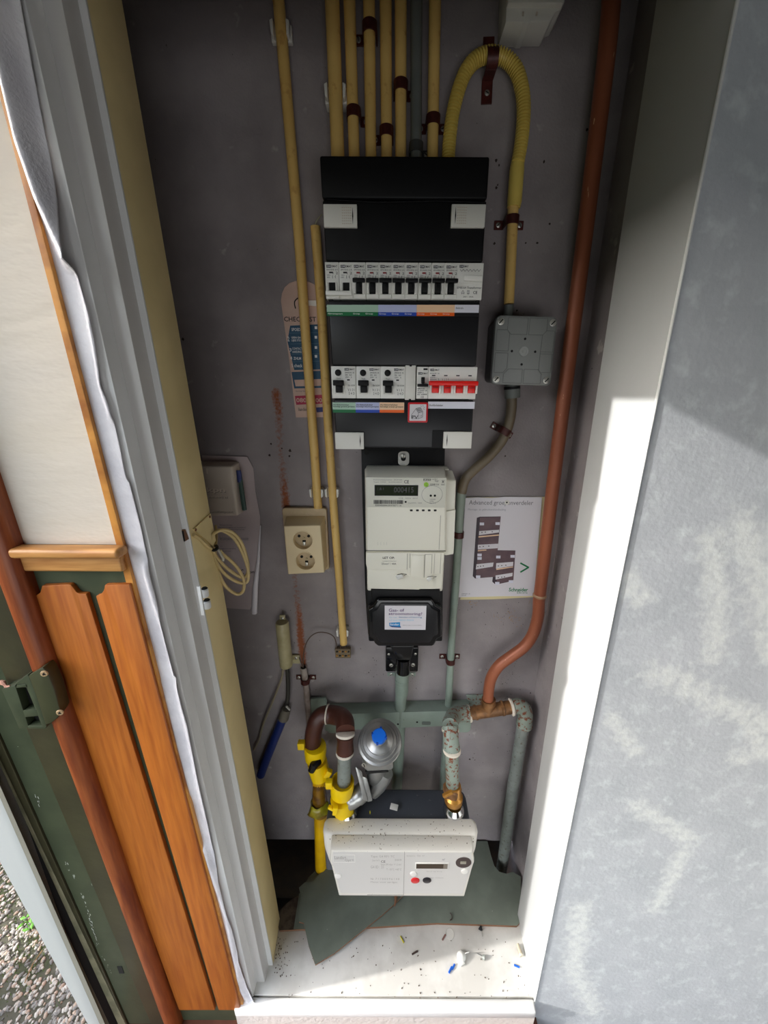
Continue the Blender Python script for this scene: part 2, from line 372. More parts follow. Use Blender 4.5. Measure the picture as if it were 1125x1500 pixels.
mw.add(vs, [[j*(nxx+1)+i, j*(nxx+1)+i+1, (j+1)*(nxx+1)+i+1, (j+1)*(nxx+1)+i] for j in range(nzz) for i in range(nxx)])
wr = struct('wall_right', mw, hall_grey)
at_ = wr.data.attributes.new('patch', 'FLOAT', 'POINT'); at_.data.foreach_set('value', pat)
# hall around the viewer
hm = M('hall_wall_paint', (120,120,120), .8)
XA = at(128,1500,.392).x; LZ = 1.116 + .44*(.284 - XA)
BLOCKER_Y = .5047 - .176*(.278+1.0)
struct('floor_hall', MB().box(XA+.03, HX1, -1.2, .43, -.12, -.095), M('hall_floor_tile', (92,88,84), .6, var=(82,78,74), vs=6))
struct('trim_8', MB().box(XA+.03, .296, .33, .425, -.12, -.0615), terracotta)
struct('wall_sun_blocker', MB().box(-1.12, -1.0, BLOCKER_Y, .46, -.12, 2.4), M('sun_blocker_brick', (150,112,92), .9, bump=.5, bs=40))  # unseen pier added to cast the sun's shadow edge into the cupboard
wbh = MB(); wbh.box(XA, WX0, -1.25, -1.2, -.1, ZT); wbh.box(WX1, HX1, -1.25, -1.2, -.1, ZT); wbh.box(WX0, WX1, -1.25, -1.2, WZ1, ZT); wbh.box(WX0, WX1, -1.25, -1.2, -.1, WZ0)
struct('wall_behind', wbh, hm)
wfr = MB()
for a_ in ((WX0, WX0+.04, WZ0, WZ1), (WX1-.04, WX1, WZ0, WZ1), (WX0, WX1, WZ0, WZ0+.04), (WX0, WX1, WZ1-.04, WZ1), ((WX0+WX1)/2-.02, (WX0+WX1)/2+.02, WZ0, WZ1)): wfr.box(a_[0], a_[1], -1.2, -1.17, a_[2], a_[3])
struct('fill_light_frame', wfr, white_jamb)  # frame bars added around the rear fill light
struct('wall_added_lintel', MB().box(-.40, .40, .424, .44, 1.452, ZT), white_jamb)  # unseen lintel panel added to dim the upper back wall
struct('wall_far_right', MB().box(HX1, HX1+.05, -1.25, .43, -.1, ZT), hm)
struct('ceiling', MB().box(XA, HX1, -1.25, .43, ZT, ZT+.05), M('hall_ceiling_wood', (80,68,56), .7))
struct('wall_front_above_doorway', MB().box(XA, XA+.17, -.55, .41, LZ, ZT), hm)
struct('wall_front', MB().box(XA, XA+.17, -1.2, -.55, -.1, ZT), hm)
struct('wall_facade', MB().box(XA+.002, XA+.06, .43, 1.1, -.12, 2.6), M('facade_brick', (150,110,90), .9))
# ---- left wall: plaster above, boarded dado below
ZB = -.0615
lH = vl(0,859, 240,1500, .398); lI = vl(43,842, 266,1500, .407); lL = vl(-37,0, 347,1478, .411); lM = vl(-27,0, 358,1480, .411)
lLw = off(lL, .006, .413); lIw = off(lI, -.01, .413)
zl = at(90,797,.413).z
wl = struct('wall_left', strip(MB(), lIw, lLw, zl, ZT, .44), plaster)
da = struct('wall_left_dado', strip(MB(), lIw, lLw, ZB, zl, .44), green)
def panel(pts):
    mb = MB(); pplate(mb, pts, .4068, .0066); return mb
mk('wood_panel', panel([(126,870),(116,870),(112,868),(109,864),(106,860),(103.5,857),(100,856),(61,858),(60,863),(58,869),(50,873),(40,873),(262,1480),(315,1480)]), orange, da, bev=.0012)
mk('wood_panel', panel([(140,873),(144,872.5),(148,870),(151,866),(152.5,862),(153,857),(189,856),(352,1480),(320,1480)][::-1]), orange, da, bev=.0012)
cp_ = MB(); xa, xb = at(8,808,.394).x, at(171,808,.394).x; z0, z1 = at(90,820,.394).z, at(90,806,.394).z
cp_.box(xa, xb, .394, .414, z0, z1); cap = struct('trim_5', cp_, oak, bev=.0045, seg=4)
lo = MB(); xa2, xb2 = at(26,830,.4035).x, at(178,830,.4035).x; lo.box(xa2, xb2, .4035, .414, at(90,838,.4035).z, z0); mk('cove_moulding', lo, oak, cap, bev=.003, seg=3)
struct('trim_6', strip(MB(), lL, lM, -.02, ZT, .42), edgewood, bev=.0012)
# round red-brown moulding
mr = MB(); rings = []
for k in range(12):
    z = ZB + (ZT-ZB)*k/11; a_, b_ = lH(z), lI(z); r_ = []
    for t in range(9):
        an = math.pi*t/8; r_.append(Vector(((a_.x+b_.x)/2 - (b_.x-a_.x)/2*math.cos(an), .405 - .014*math.sin(an), z)))
    r_ += [Vector((b_.x, .42, z)), Vector((a_.x, .42, z))]; rings.append(r_)
mr.loft(rings); struct('trim_7', mr, redbrown)
# front-door frame seen edge-on: olive bead, green rebate, dark groove, seal, white outer board
lG = vl(70,1142, 221,1500, .4015); lF = vl(13,1100, 190,1500, .408); lE = vl(3,1119, 184,1500, .405); lD = vl(-1,1119, 173,1500, .405)
lC = vl(-3,1154, 160,1500, .40); lB = vl(-2,1164, 146,1500, .392); lA = vl(-2,1260, 128,1500, .392)
df = MB(); strip(df, lG, off(lH, .006, .4015), ZB, ZT, .44)
door = struct('door_1', df, olive, bev=.001)
mk('rebate_face', strip(MB(), off(lF, -.0, .407), off(lG, .001, .407), -.06, ZT, .44), green, door, bev=.001)
mk('quirk_bead', strip(MB(), lE, off(lF, -.0005, .4045), -.08, ZT, .44), olive, door, bev=.001)
mk('frame_arris', strip(MB(), lD, lE, -.09, ZT, .44), M('worn_frame_edge', (128,122,96), .6, bump=.2, bs=60, var=(100,97,74), vs=25), door)
mk('rubber_seal', strip(MB(), lC, off(lD, 0, .415), -.12, ZT, .44), blackrub, door)
mk('outer_board_side', strip(MB(), lB, off(lC, 0, .393), -.12, ZT, .44), M('outer_side_grey', (150,146,132), .6, bump=.2, bs=80), door)  # side of the outer board, greyer than its front
mk('outer_board', strip(MB(), lA, lB, -.12, ZT, .44), boardwhite, door, bev=.001)
mk('latch_hole', MB().box(*[R(173,1416,180,1426,.4065)[k] for k in (0,1)], .4064, .41, *[R(173,1416,180,1426,.4065)[k] for k in (2,3)]), darkhole, door)
# ---- loose wallpaper strip
edge = [(28,-120),(30,0),(48,100),(68,200),(88,290),(113,385),(122,420),(132,455),(142,505),(150,565),(160,590),(167,615),(175,650),(185,700),(190,707),(207,773),(217,821),(220,837),(234,890),(243,935),(258,988),(268,1030),(277,1062),(292,1140),(307,1207),(320,1287),(330,1325),(341,1361),(352,1410),(362,1447),(374,1466),(377,1476)]
edge = [(28-.2*420,-540)] + edge
def eu(v):
    for (ua, va), (ub, vb) in zip(edge, edge[1:]):
        if v <= vb: return ua + (ub-ua)*(v-va)/(vb-va)
    return edge[-1][0]
ridges = [([(-20,-60),(5,20),(25,120),(48,220),(75,300),(112,382)], 13, .016), ([(100,-300),(-20,-60)], 13, .016),
          ([(112,385),(125,430),(140,505),(148,560),(165,613)], 3.5, .003), ([(214,830),(228,880),(245,930),(258,985)], 4.5, .0045),
          ([(262,1000),(268,1030),(282,1090),(300,1180),(318,1240)], 5, .0045), ([(300,1240),(320,1300),(333,1340),(345,1400),(352,1430)], 4.5, .005),
          ([(340,1420),(352,1445),(365,1466)], 3.5, .004), ([(350,1400),(364,1440),(374,1466)], 2.5, .003), ([(232,1000),(262,1100),(275,1160)], 7, .003), ([(190,860),(205,920),(225,985)], 6, .003)]
wp = MB(); NV, NU = 300, 26; vs = []
for j in range(NV+1):
    v = -340 + (1476+340)*j/NV
    u0, u1 = None, eu(v)
    pz = at(u1, v, .4165); um = lM(pz.z); 
    for i in range(NU+1):
        t = i/NU; X = um.x + (pz.x-um.x)*t
        # pixel position of this point (for the crease map)
        d = ROT.transposed() @ (Vector((X, .4165, pz.z)) - CAM); uu = CX + FPX*d.x/-d.z; vv = CY - FPX*d.y/-d.z
        h = .0004*noise.noise(Vector((X*60, pz.z*30, 0)))
        for L_, w_, h_ in ridges:
            dd = segd((uu, vv), L_)
            if dd < w_*3: h += h_*math.exp(-(dd/w_)**2)
        vs.append((X, .4165 - max(h, 0), pz.z))
n1 = NU+1
wp.add(vs, [[j*n1+i, j*n1+i+1, (j+1)*n1+i+1, (j+1)*n1+i] for j in range(NV) for i in range(NU)])
wo = mk('wallpaper', wp, wallp); so = wo.modifiers.new('s', 'SOLIDIFY'); so.thickness = .0006; so.offset = -1
tag(wo, 'loose white textured wallpaper strip with creased edge beside the white cupboard frame', 'wallpaper')
# ================================================================== OUTSIDE GROUND
struct('ground_outside', MB().box(-1.9, XA+.03, -1.0, 1.6, -.16, -.102), cementm)
struct('ground_bounce_cut', MB().box(-14, XA+.03, -10, 12, -.22, -.13), M('bounce_cut_green', (58,66,38), .95, var=(48,54,30), vs=12))  # unseen dark ground added to cut light bounced upwards
struct('wall_sky_blocker', MB().box(-8.6, -8, -14, 16, -.2, 3.0), M('sky_blocker_green', (44,56,34), .95, var=(34,44,26), vs=3))  # unseen hedge added to block low sky light at the doorway
pb = [MB(), MB(), MB()]; ico = bmesh.new(); bmesh.ops.create_icosphere(ico, subdivisions=1, radius=1)
iv = [v.co.copy() for v in ico.verts]; idf = [[v.index for v in f.verts] for f in ico.faces]; ico.free()
rnd = random.Random(3)
for k in range(11000):
    x = XA - rnd.random()**1.3*.75; y = .3 + rnd.random()*.75
    moss = noise.noise(Vector((x*6, y*6, 3))) 
    if moss > .25 and rnd.random() < .7: continue
    r = rnd.uniform(.0022, .0056); M3 = Matrix.Rotation(rnd.random()*6.28, 3, 'Z')
    sx, sy, sz = r*rnd.uniform(.9, 1.5), r*rnd.uniform(.7, 1), r*.55
    pb[rnd.choice((0,0,1,1,2))].add([Vector((x, y, -.1015 + rnd.uniform(-.001,.0012))) + M3 @ Vector((q.x*sx, q.y*sy, q.z*sz)) for q in iv], idf)
pbo = mk('pebbles', [(pb[0], pebA), (pb[1], pebB), (pb[2], pebC)], None, flat=True)
for p in pbo.data.polygons: p.use_smooth = True
tag(pbo, 'small rounded pebbles set in the mossy paving outside the doorway', 'pebbles', kind='stuff')
gm = MB()
for k in range(700):
    c = atz(rnd.gauss(45,22), rnd.gauss(1365,45), -.101); h = rnd.uniform(.003,.009); a_ = rnd.random()*6.28; d = Vector((math.cos(a_), math.sin(a_), 0))*.0009
    gm.add([c-d, c+d, c + Vector((rnd.uniform(-.004,.004), rnd.uniform(-.004,.004), h))], [[0,1,2]])
tag(mk('moss', gm, mossm, flat=True), 'patch of green moss between the pebbles outside the doorway', 'moss', kind='stuff')
wd = empty('weed', atz(40,1352,-.1)); tag(wd, 'small bright green weed growing between the pebbles outside', 'weed')
for k, (u, v) in enumerate(((33,1345),(42,1340),(47,1356),(38,1362),(30,1356),(45,1348))):
    c = atz(u, v, -.092); m_ = MB(); a_ = k*1.1; d = Vector((math.cos(a_), math.sin(a_), .15)); s_ = Vector((-d.y, d.x, 0))
    m_.add([c - d*.007, c - s_*.004, c + d*.009, c + s_*.004, c + Vector((0,0,.001)) - d*.002], [[0,1,4],[1,2,4],[2,3,4],[3,0,4]]); m_.tube([W[wd], c - d*.007], .0005, 5)
    mk('leaf', m_, weedm, wd, flat=True)
tag(mk('twig', MB().tube([atz(36,1440,-.094), atz(48,1412,-.09), atz(62,1392,-.093)], .0011, 6), twigm), 'thin dry twig lying on the pebbles outside the doorway', 'twig')

chips = MB(); rc = random.Random(21)
for (ua, va), (ub, vb), n_ in (((51,1164),(60,1184),7), ((96,1263),(110,1289),9), ((120,1308),(144,1386),42), ((128,1268),(136,1298),12), ((150,1400),(166,1430),6), ((78,1108),(90,1150),6)):
    for k in range(n_):
        t = rc.random(); u = ua + (ub-ua)*t + rc.gauss(0, .9); v = va + (vb-va)*t; c = at(u, v, .4066); L_ = rc.uniform(.001,.006)
        d = (lF(c.z+.01) - lF(c.z)).normalized()
        chips.obox(c, rc.uniform(.0003,.0009), .0003, L_, Vector((0,0,1)).rotation_difference(d).to_matrix())
co_ = mk('paint_chips', chips, M('pale_primer', (186,190,180), .7), door, flat=True); co_['kind'] = 'stuff'
wmk = MB(); rw = random.Random(8)
marks = [(727,235,2.4),(731,242,1.6),(727,275,2),(729,271,1.4),(797,237,2),(805,328,1.8),(787,356,2),(724,357,2),(770,356,1.5),(397,650,2),(395,667,2.4),(413,657,1.4),(425,660,3),(424,668,2),(268,497,2.4),(655,985,1.6),(837,520,2),(740,668,1.6),(620,915,1.4),(757,455,1.8),(722,540,1.5),(688,1112,2.2),(693,1110,1.2),(541,1100,1.4),(563,1012,1.3),(540,985,1.4),(777,1015,1.6),(700,300,1.2),(860,190,2)]
for u, v, r in marks:
    c = at(u, v, YB); rr_ = r*.0009
    wmk.prism([(c.x + math.cos(a)*rr_*rw.uniform(.6,1.2), c.z + math.sin(a)*rr_*rw.uniform(.6,1.3)) for a in [math.tau*k/8 for k in range(8)]], YB-.0006, YB)
for k in range(230):
    u, v = rw.uniform(420, 780), rw.uniform(880, 1200)
    if rw.random() < .5: u, v = rw.choice(((545,980),(560,960),(604,1098),(700,1000),(735,905),(760,915)))[0] + rw.gauss(0,9), rw.choice((980,1098,905,1000)) + rw.gauss(0,14)
    c = at(u, v, YB); wmk.obox((c.x, YB-.0002, c.z), rw.uniform(.0004,.0011), .0005, rw.uniform(.0006,.0024), Matrix.Rotation(rw.uniform(-.6,.6), 3, 'Y'))
mo = mk('wall_marks', wmk, M('dark_scuffs', (58,46,42), .9), wb, flat=True); mo['kind'] = 'stuff'
fl0 = MB()
for (u0_, v0_), n_ in (((748,902),26), ((729,906),10), ((760,912),12), ((690,882),30), ((775,880),8)):
    for k in range(n_):
        c = at(u0_ + rw.gauss(0,3.5), v0_ + rw.gauss(0,5), YB); fl0.obox((c.x, YB-.0002, c.z), rw.uniform(.0005,.0014), .0005, rw.uniform(.0005,.0016))
fo_ = mk('plaster_flakes', fl0, M('tan_flakes', (166,128,82), .9), wb, flat=True); fo_['kind'] = 'stuff'
# ================================================================== CONDUITS
def pipe(name, pts, r, m, label, cat, group=None, seg=14, n=6, Y=None):
    o = mk(name, MB().tube(smooth(px(pts, Y), n), r, seg), m, ang=50); return tag(o, label, cat, group)
CG = 'electrical conduits on the back wall'
pipe('conduit', [(402,-60),(408,0),(423,175),(438,350),(447,480),(453,560),(459,640),(466,744)], .0078, cond, 'long cream-yellow conduit furthest left, running down into the double socket', 'conduit', CG, Y=.683)
pipe('conduit', [(462,332),(470,440),(478,580),(481.8,640),(490,760),(497,850),(503.5,943)], .0075, cond, 'cream-yellow conduit with an open top end beside the breaker board, ending above the terminal block', 'conduit', CG, Y=.682)
mk_ = MB(); tops = [(485,-40,495.5,248,.0095,cond,'thickest cream-yellow conduit entering the breaker board at its top left corner'),
 (510.5,-40,519.5,248,.0078,cond,'second cream-yellow conduit above the breaker board, right next to the thick one'),
 (540,-40,543.5,248,.0078,cond,'third cream-yellow conduit above the breaker board, with the highest red clamp'),
 (564.5,-40,566.5,248,.0078,cond,'fourth cream-yellow conduit above the breaker board, red clamp close to the board'),
 (587,-40,587,248,.0078,cond,'fifth cream-yellow conduit above the breaker board, just left of the grey one'),
 (610,-40,609.5,248,.0078,condgrey,'dark grey conduit among the yellow ones above the breaker board'),
 (638,-40,633.2,248,.0078,cond,'cream-yellow conduit between the grey conduit and the ribbed arch')]
for u0, v0, u1, v1, r, m, lab in tops:
    pipe('conduit', [(u0,v0),((u0+u1)/2,(v0+v1)/2),(u1,v1)], r, m, lab, 'conduit', 'conduits entering the top of the breaker board', Y=.672 if r > .009 else .675)
# ribbed arch
arch = smooth(px([(656.5,248),(657,226),(659,200),(663,168),(672,131),(683,104),(699,86),(720,80),(741,86),(756,103),(764,128),(767,155),(766,185),(763,212),(758.5,238)], .672), 30)
cum = [0]
for a, b in zip(arch, arch[1:]): cum.append(cum[-1] + (b-a).length)
fine, rr = [], []; N_ = 480; k = 0
for q in range(N_+1):
    s_ = cum[-1]*q/N_
    while k < len(cum)-2 and cum[k+1] < s_: k += 1
    t = (s_-cum[k])/max(cum[k+1]-cum[k], 1e-9); fine.append(arch[k].lerp(arch[k+1], t)); rr.append(.0072 if (q % 6) in (0, 1) else .0094)
tag(mk('flexible_conduit', MB().tube(fine, rr, 14), cond2, ang=70), 'ribbed yellow flexible conduit bent in an arch above the breaker board', 'conduit', CG)
slv = mk('conduit', MB().tube(px([(752,296),(749,370),(745.5,445)], .675), .0078, 14), cond, ang=50)
tag(slv, 'short straight yellow conduit between the ribbed arch and the grey junction box', 'conduit', CG)
mk('sleeve', MB().tube(px([(758.5,236),(757,250),(753.5,296),(752.5,304)], .6745), [.0092,.0104,.0104,.0096], 14), cond2, slv, ang=50)
pipe('grey_conduit', [(745.5,447),(743,480)], .0074, condgrey, 'short dark grey conduit stub entering the top of the grey junction box', 'conduit', Y=.675)
fc = pipe('bent_conduit', [(749,560),(749.5,580),(749,600),(745,622),(735,646),(716,669),(696,687),(682,702),(676,722)], .0088, condbrown, 'brownish-grey bent conduit curving down from the grey junction box', 'conduit', Y=.675)
gcs = mk('connector', MB().tube(px([(750.5,556),(750.5,583)], .672), .0125, 18), condgrey); tag(gcs, 'grey screw-in gland under the grey junction box', 'gland')
mk('cable_tie', MB().tube(px([(750,566),(750,570)], .672), .0131, 18), blackp, gcs)
mk('collar', MB().tube(px([(677.5,712),(676.5,720)], .676), [.0086,.0092], 14), condbrown, fc)
gp = pipe('green_conduit', [(676,716),(673,760),(668,850),(664,900),(660.5,960),(656.5,1037),(651,1110),(647,1172)], .0076, condgreen, 'thin grey-green painted conduit running down beside the electricity meter', 'conduit', Y=.679)
mk('coupler', MB().tube(px([(675.7,718),(674.6,736),(673.6,745)], .679), .0089, 14), condgreen, gp)
sp = pipe('service_pipe', [(589,975),(588,1010),(586,1045),(584,1100),(580,1172)], .0125, condgreen, 'wide grey-green service pipe below the black cable foot', 'pipe', Y=.674)
mk('coupler', MB().tube(px([(589.5,980),(588.5,1012),(588.3,1017)], .674), [.0142,.0142,.0132], 18), condgreen, sp)

# ---- pipe clamps
def screw(parent, p, r=.0038, name='screw', slot=True, ax=(0,-1,0)):
    a = Vector(ax).normalized(); mb = MB()._lathe(Vector(p), a, [(r, 0), (r*.95, .0008), (r*.5, .0014)], 14); s_ = MB()
    M3 = a.to_track_quat('Y', 'Z').to_matrix() @ Matrix.Rotation(.6+p[0]*40, 3, 'Y')
    s_.obox(Vector(p) + a*.0014, r*1.5, .0006, r*.3, M3)
    return mk(name, [(mb, screwm), (s_, darkhole)], None, parent)
def clamp(u, v, r, label, lugs=(-1, 1), Yp=.675, m=clampm, hz=.006, white=True, group='red-brown pipe clamps', ang=0, lug=.0125):
    p = at(u, v, Yp); mb = MB(); rot = Matrix.Rotation(ang, 3, 'Y')
    ri, ro = r + .0002, r + .0019; ringsA = []
    for k in range(17):
        a = math.pi*k/16; c, s = math.cos(a), math.sin(a)
        ringsA.append([p + rot @ Vector((q*c, -q*s, h)) for q, h in ((ri, -hz), (ro, -hz), (ro, hz), (ri, hz))])
    mb.loft(ringsA)
    for sgn in (-1, 1):
        x = sgn*(ri+ro)/2; mb.obox(p + rot @ Vector((x, (YB-.001-Yp)/2, 0)), ro-ri, YB-.001-Yp, 2*hz, rot)
        if sgn in lugs: mb.obox(p + rot @ Vector((sgn*(ro + lug/2 - .0005), YB-.0015-Yp, 0)), lug, .002, 2*hz, rot)
    o = mk('pipe_clamp', mb, m, bev=.0004, seg=1, org=p); tag(o, label, 'clamp', group)
    for sgn in lugs: screw(o, p + rot @ Vector((sgn*(ro + lug*.5), YB-.0026-Yp, 0)), .0036)
    return o
clamp(541.5,42,.0079,'red-brown clamp on the third conduit above the board, the highest of them',(-1,))
clamp(518,166,.0079,'red-brown clamp on the second conduit above the breaker board',(1,))
clamp(566,194,.0079,'red-brown clamp low on the fourth conduit, nearest the top edge of the board',(-1,))
clamp(587,127,.0079,'red-brown clamp halfway up the fifth conduit above the board',(1,))
clamp(634.5,177,.0079,'red-brown clamp with two screws on the conduit left of the ribbed arch')
clamp(609.5,217,.0079,'dark clamp on the dark grey conduit just above the board',(1,), m=cboxd)
clamp(750.5,323,.0079,'red-brown clamp with two bright screws on the conduit below the ribbed arch', lug=.013)
clamp(720,86,.0094,'upright red-brown clamp over the top of the ribbed arch', ang=math.radians(88), hz=.0075, Yp=.672, lug=.025)
clamp(739,632,.0089,'slanted red-brown clamp with two white screws on the bent conduit', ang=math.radians(28), lug=.011)
clamp(672,783,.0077,'small red-brown clamp on the green conduit beside the booklet', (1,), lug=.008, Yp=.679)
clamp(660,968,.0077,'worn red clamp on the green conduit below the booklet', lug=.013, Yp=.679)
clamp(588.5,997,.0126,'grey-green painted clamp on the wide service pipe', m=condgreen, Yp=.674, hz=.0045, lug=.017)
clamp(447,997,.0078,'dark red clamp holding the thin grey pipe left of the gas elbow', Yp=.683)
def clip(u, v, label, w=.012, Yp=.683, r=.008):
    p = at(u, v, Yp); o = empty('conduit_clip', p); tag(o, label, 'clip', 'white plastic conduit clips')
    mb = MB(); mb.box(p.x-w, p.x+w, Yp+.004, YB-.001, p.z-.009, p.z+.009); mk('base', mb, whitep, o, bev=.001)
    for s in (-1, 1):
        a = MB(); a.prism([(p.x+s*(r+.0005), p.z-.008), (p.x+s*(r+.004), p.z-.006), (p.x+s*(r+.005), p.z+.007), (p.x+s*(r+.0005), p.z+.009)], Yp-.006, Yp+.006); mk('arm', a, whitep, o, bev=.0008)
clip(411,45,'white clip near the top of the long left conduit', .014); clip(491.5,137,'white clip on the thickest conduit above the breaker board', .015, .672, .0098)
clip(464,722,'white clip on the long conduit just above the socket', .011); clip(486.5,722,'white clip on the conduit right of the one entering the socket', .011, .682); clip(502,926,'white clip near the bottom end of the conduit above the terminal block', .012, .682)

# ================================================================== DISTRIBUTION BOARD
YF = .600
bo = empty('distribution_board', at(591, 656, .645)); tag(bo, 'tall black electrical distribution board with two rows of white breakers', 'fuse box')
q = [at(468.5,229.5,YF), at(717,231,YF), at(690,656.5,YF), at(492.5,655.5,YF)]
def bp(s, t):   # s across, t down the board face
    return (q[0].lerp(q[1], s)).lerp(q[3].lerp(q[2], s), t)
def side(v, which):  # x of the board edge at pixel row v
    z = at(591, v, YF).z; a, b = (q[0], q[3]) if which == 0 else (q[1], q[2]); t = (z-a.z)/(b.z-a.z); return a.lerp(b, t)
def band(mb, v0, v1, y0, y1, inset=0.0):
    a, b, c, d = side(v1, 0), side(v1, 1), side(v0, 1), side(v0, 0); z0, z1 = at(591, v1, YF).z, at(591, v0, YF).z
    P = [Vector((a.x+inset, y0, z0)), Vector((b.x-inset, y0, z0)), Vector((c.x-inset, y0, z1)), Vector((d.x+inset, y0, z1))]
    return mb.hexa(P + [Vector((p.x, y1, p.z)) for p in P])
mk('housing', band(MB(), 231, 655, .628, YB-.002, .003), blackp, bo, bev=.002)
mk('chassis', band(MB(), 300, 640, .612, .63, .006), blackp, bo)
for v0, v1, y in ((229.5,292,.598), (293.5,383,.600), (441,536,.600), (585.5,656.5,.600)):
    mk('cover', band(MB(), v0, v1, y, .629), blackm if v0 > 300 else blackp, bo, bev=.0025, seg=3)
rail = band(MB(), 380, 590, .606, .629); 
sd_ = MB()
for sgn in (0, 1):
    for v0, v1 in ((383,441), (536,585.5)):
        a, d = side(v1, sgn), side(v0, sgn); k_ = .0065 if sgn == 0 else (-.005 if v0 < 500 else .001)
        z0, z1 = at(591,v1,YF).z, at(591,v0,YF).z; xa_, xb_ = sorted((a.x, a.x+k_)); xc_, xd_ = sorted((d.x, d.x+k_))
        if v0 > 500 and sgn == 1: continue
        sd_.hexa([(xa_,.603,z0),(xb_,.603,z0),(xd_,.603,z1),(xc_,.603,z1),(xa_,.629,z0),(xb_,.629,z0),(xd_,.629,z1),(xc_,.629,z1)])
mk('side_rail', sd_, blackp, bo, bev=.0008)
seam = MB(); seam.tube(px([(478,292),(540,296),(560,296.5),(640,294.5),(712,297)], .5975), .0009, 6); mk('cover_lip', seam, blackg, bo)
# locking tabs
for (u0, v0, u1, v1, flip) in ((474,299,523,333,1), (661,299,711,333,0), (491,633.5,533,658,1), (649.5,632.5,691,657,0)):
    x0, x1, z0, z1 = R(u0, v0, u1, v1, .595); t = mk('locking_tab', MB().box(x0, x1, .5945, .6, z0, z1), whitep, bo, bev=.0008)
    sx = x1-.0055 if flip else x0+.0055
    mk('slot', MB().prism([(sx-.0002, z0+.003), (sx+.0007, (z0+z1)/2), (sx-.0002, z1-.003), (sx-.0008, (z0+z1)/2)], .5941, .5948), darkhole, t)
    rb = MB()
    if v0 < 400:
        for i in range(5):
            for j in range(7):
                cx = (sx - .0028 - i*.0026) if flip else (sx + .0028 + i*.0026); cz = z0 + .004 + j*(z1-z0-.008)/6; rb.box(cx-.0009, cx+.0009, .5940, .5947, cz-.0004, cz+.0004)
    mk('grip_ribs', rb, kpnm, t) if v0 < 400 else None
    for zz in (z0, z1-.0012): pass
YM = .6005
def mod_body(x0, x1, z0, z1, y=YM, m=modw, name='breaker'):
    o = mk(name, MB().box(x0, x1, y, .62, z0, z1), m, bo, bev=.0006, seg=2, org=((x0+x1)/2, y, z0)); return o
# ---- upper row
Z0, Z1 = at(591,438.5,YM).z, at(591,384.5,YM).z; H = Z1-Z0
ed = [at(u, 412, YM).x for u in (476.5,497,516.5,536,555,574,593,612,631.5,650.5,669,707)]
def zz(t): return Z1 - H*t
def small_print(o, x0, x1, zt, y, m=ink, rows=(('EMAT',0),), k=1): pass
def logo(o, x0, x1, z0, z1, y):
    xm = x0 + (x1-x0)*.42
    mk('logo_plate', MB().box(x0, xm, y-.0003, y, z0, z1), ink, o, flat=True); txt(o, 'EM', (x0+(xm-x0)*.12, xm-(xm-x0)*.1, z0+(z1-z0)*.2, z1-(z1-z0)*.2), y-.0005, inkw, bold=.01)
    txt(o, 'EMAT', (xm+(x1-xm)*.08, x1, z0+(z1-z0)*.12, z1-(z1-z0)*.12), y-.0003, ink, bold=.01)
def mcb(x0, x1, toggle):
    o = mod_body(x0+.00025, x1-.00025, Z0, Z1); wd_ = x1-x0; xx = lambda t: x0 + wd_*t
    logo(o, xx(.12), xx(.9), zz(.15), zz(.075), YM)
    txt(o, 'EM10-B16  6 A', (xx(.13), xx(.92), zz(.225), zz(.18)), YM-.0003, ink)
    mk('indicator', MB().box(xx(.3), xx(.55), YM-.0004, YM, zz(.30), zz(.26)), M_ind if toggle else ink, o, flat=True)
    txt(o, '230V~\n6000', (xx(.13), xx(.42), zz(.43), zz(.33)), YM-.0003, inkg); txt(o, '1 2\n| (', (xx(.52), xx(.92), zz(.44), zz(.26)), YM-.0003, ink)
    xs = (.26, .72)
    mk('switch_well', MB().box(xx(xs[0]), xx(xs[1]), YM-.0006, YM, zz(.86 if toggle else .78), zz(.5 if toggle else .55)), darkhole, o)
    ck = MB()
    for s in ((.12, .24), (.74, .86)): ck.box(xx(s[0]), xx(s[1]), YM-.004, YM, zz(.86), zz(.56))
    ck.box(xx(.04), xx(.96), YM-.0022, YM, zz(.99), zz(.87)); mk('cheek', ck, modw, o, bev=.0005, seg=1)
    if toggle:
        tg = MB(); a = .0105; tg.prism([(0,0)]*0 or [(xx(.04), zz(.575)), (xx(.96), zz(.575)), (xx(.96), zz(.47)), (xx(.04), zz(.47))], YM-a, YM-.0045)
        tg.box(xx(.3), xx(.68), YM-.0055, YM-.0005, zz(.82), zz(.53)); t = mk('toggle', tg, blackp, o, bev=.0009); mk('toggle_window', MB().box(xx(.33), xx(.65), YM-.0062, YM-.0054, zz(.78), zz(.70)), inkg if False else darkhole, t)
    return o
M_ind = M('red_flag', (150,30,34), .4)
m0 = mcb(ed[0], ed[1], False); copytree(m0, bo, W[m0] + Vector((ed[1]-ed[0], 0, 0)))
wl_ = MB(); wl_.box(ed[0]+.0006, ed[2]-.0004, YM-.008, YM-.001, zz(.93), zz(.80)); mk('bridge_toggle', wl_, modw, m0, bev=.0014)
m1 = mcb(ed[2], ed[3], True)
for k in range(3, 10):
    c = copytree(m1, bo, (W[m1].x + (ed[k]-ed[2]) + (.0004 if k >= 7 else 0), W[m1].y, W[m1].z))
tr = mod_body(ed[10]+.0002, ed[11], Z0, Z1, name='bell_transformer'); X = lambda t: ed[10] + (ed[11]-ed[10])*t
logo(tr, X(.08), X(.42), zz(.13), zz(.06), YM); 
wv = MB()
for k in range(12): wv.tube([Vector((X(.1+.066*k), YM-.0004, zz(.17 + (.06 if k % 2 else 0)))), Vector((X(.1+.066*(k+1)), YM-.0004, zz(.17 + (0 if k % 2 else .06))))], .00022, 4)
mk('winding_symbol', wv, ink, tr, flat=True)
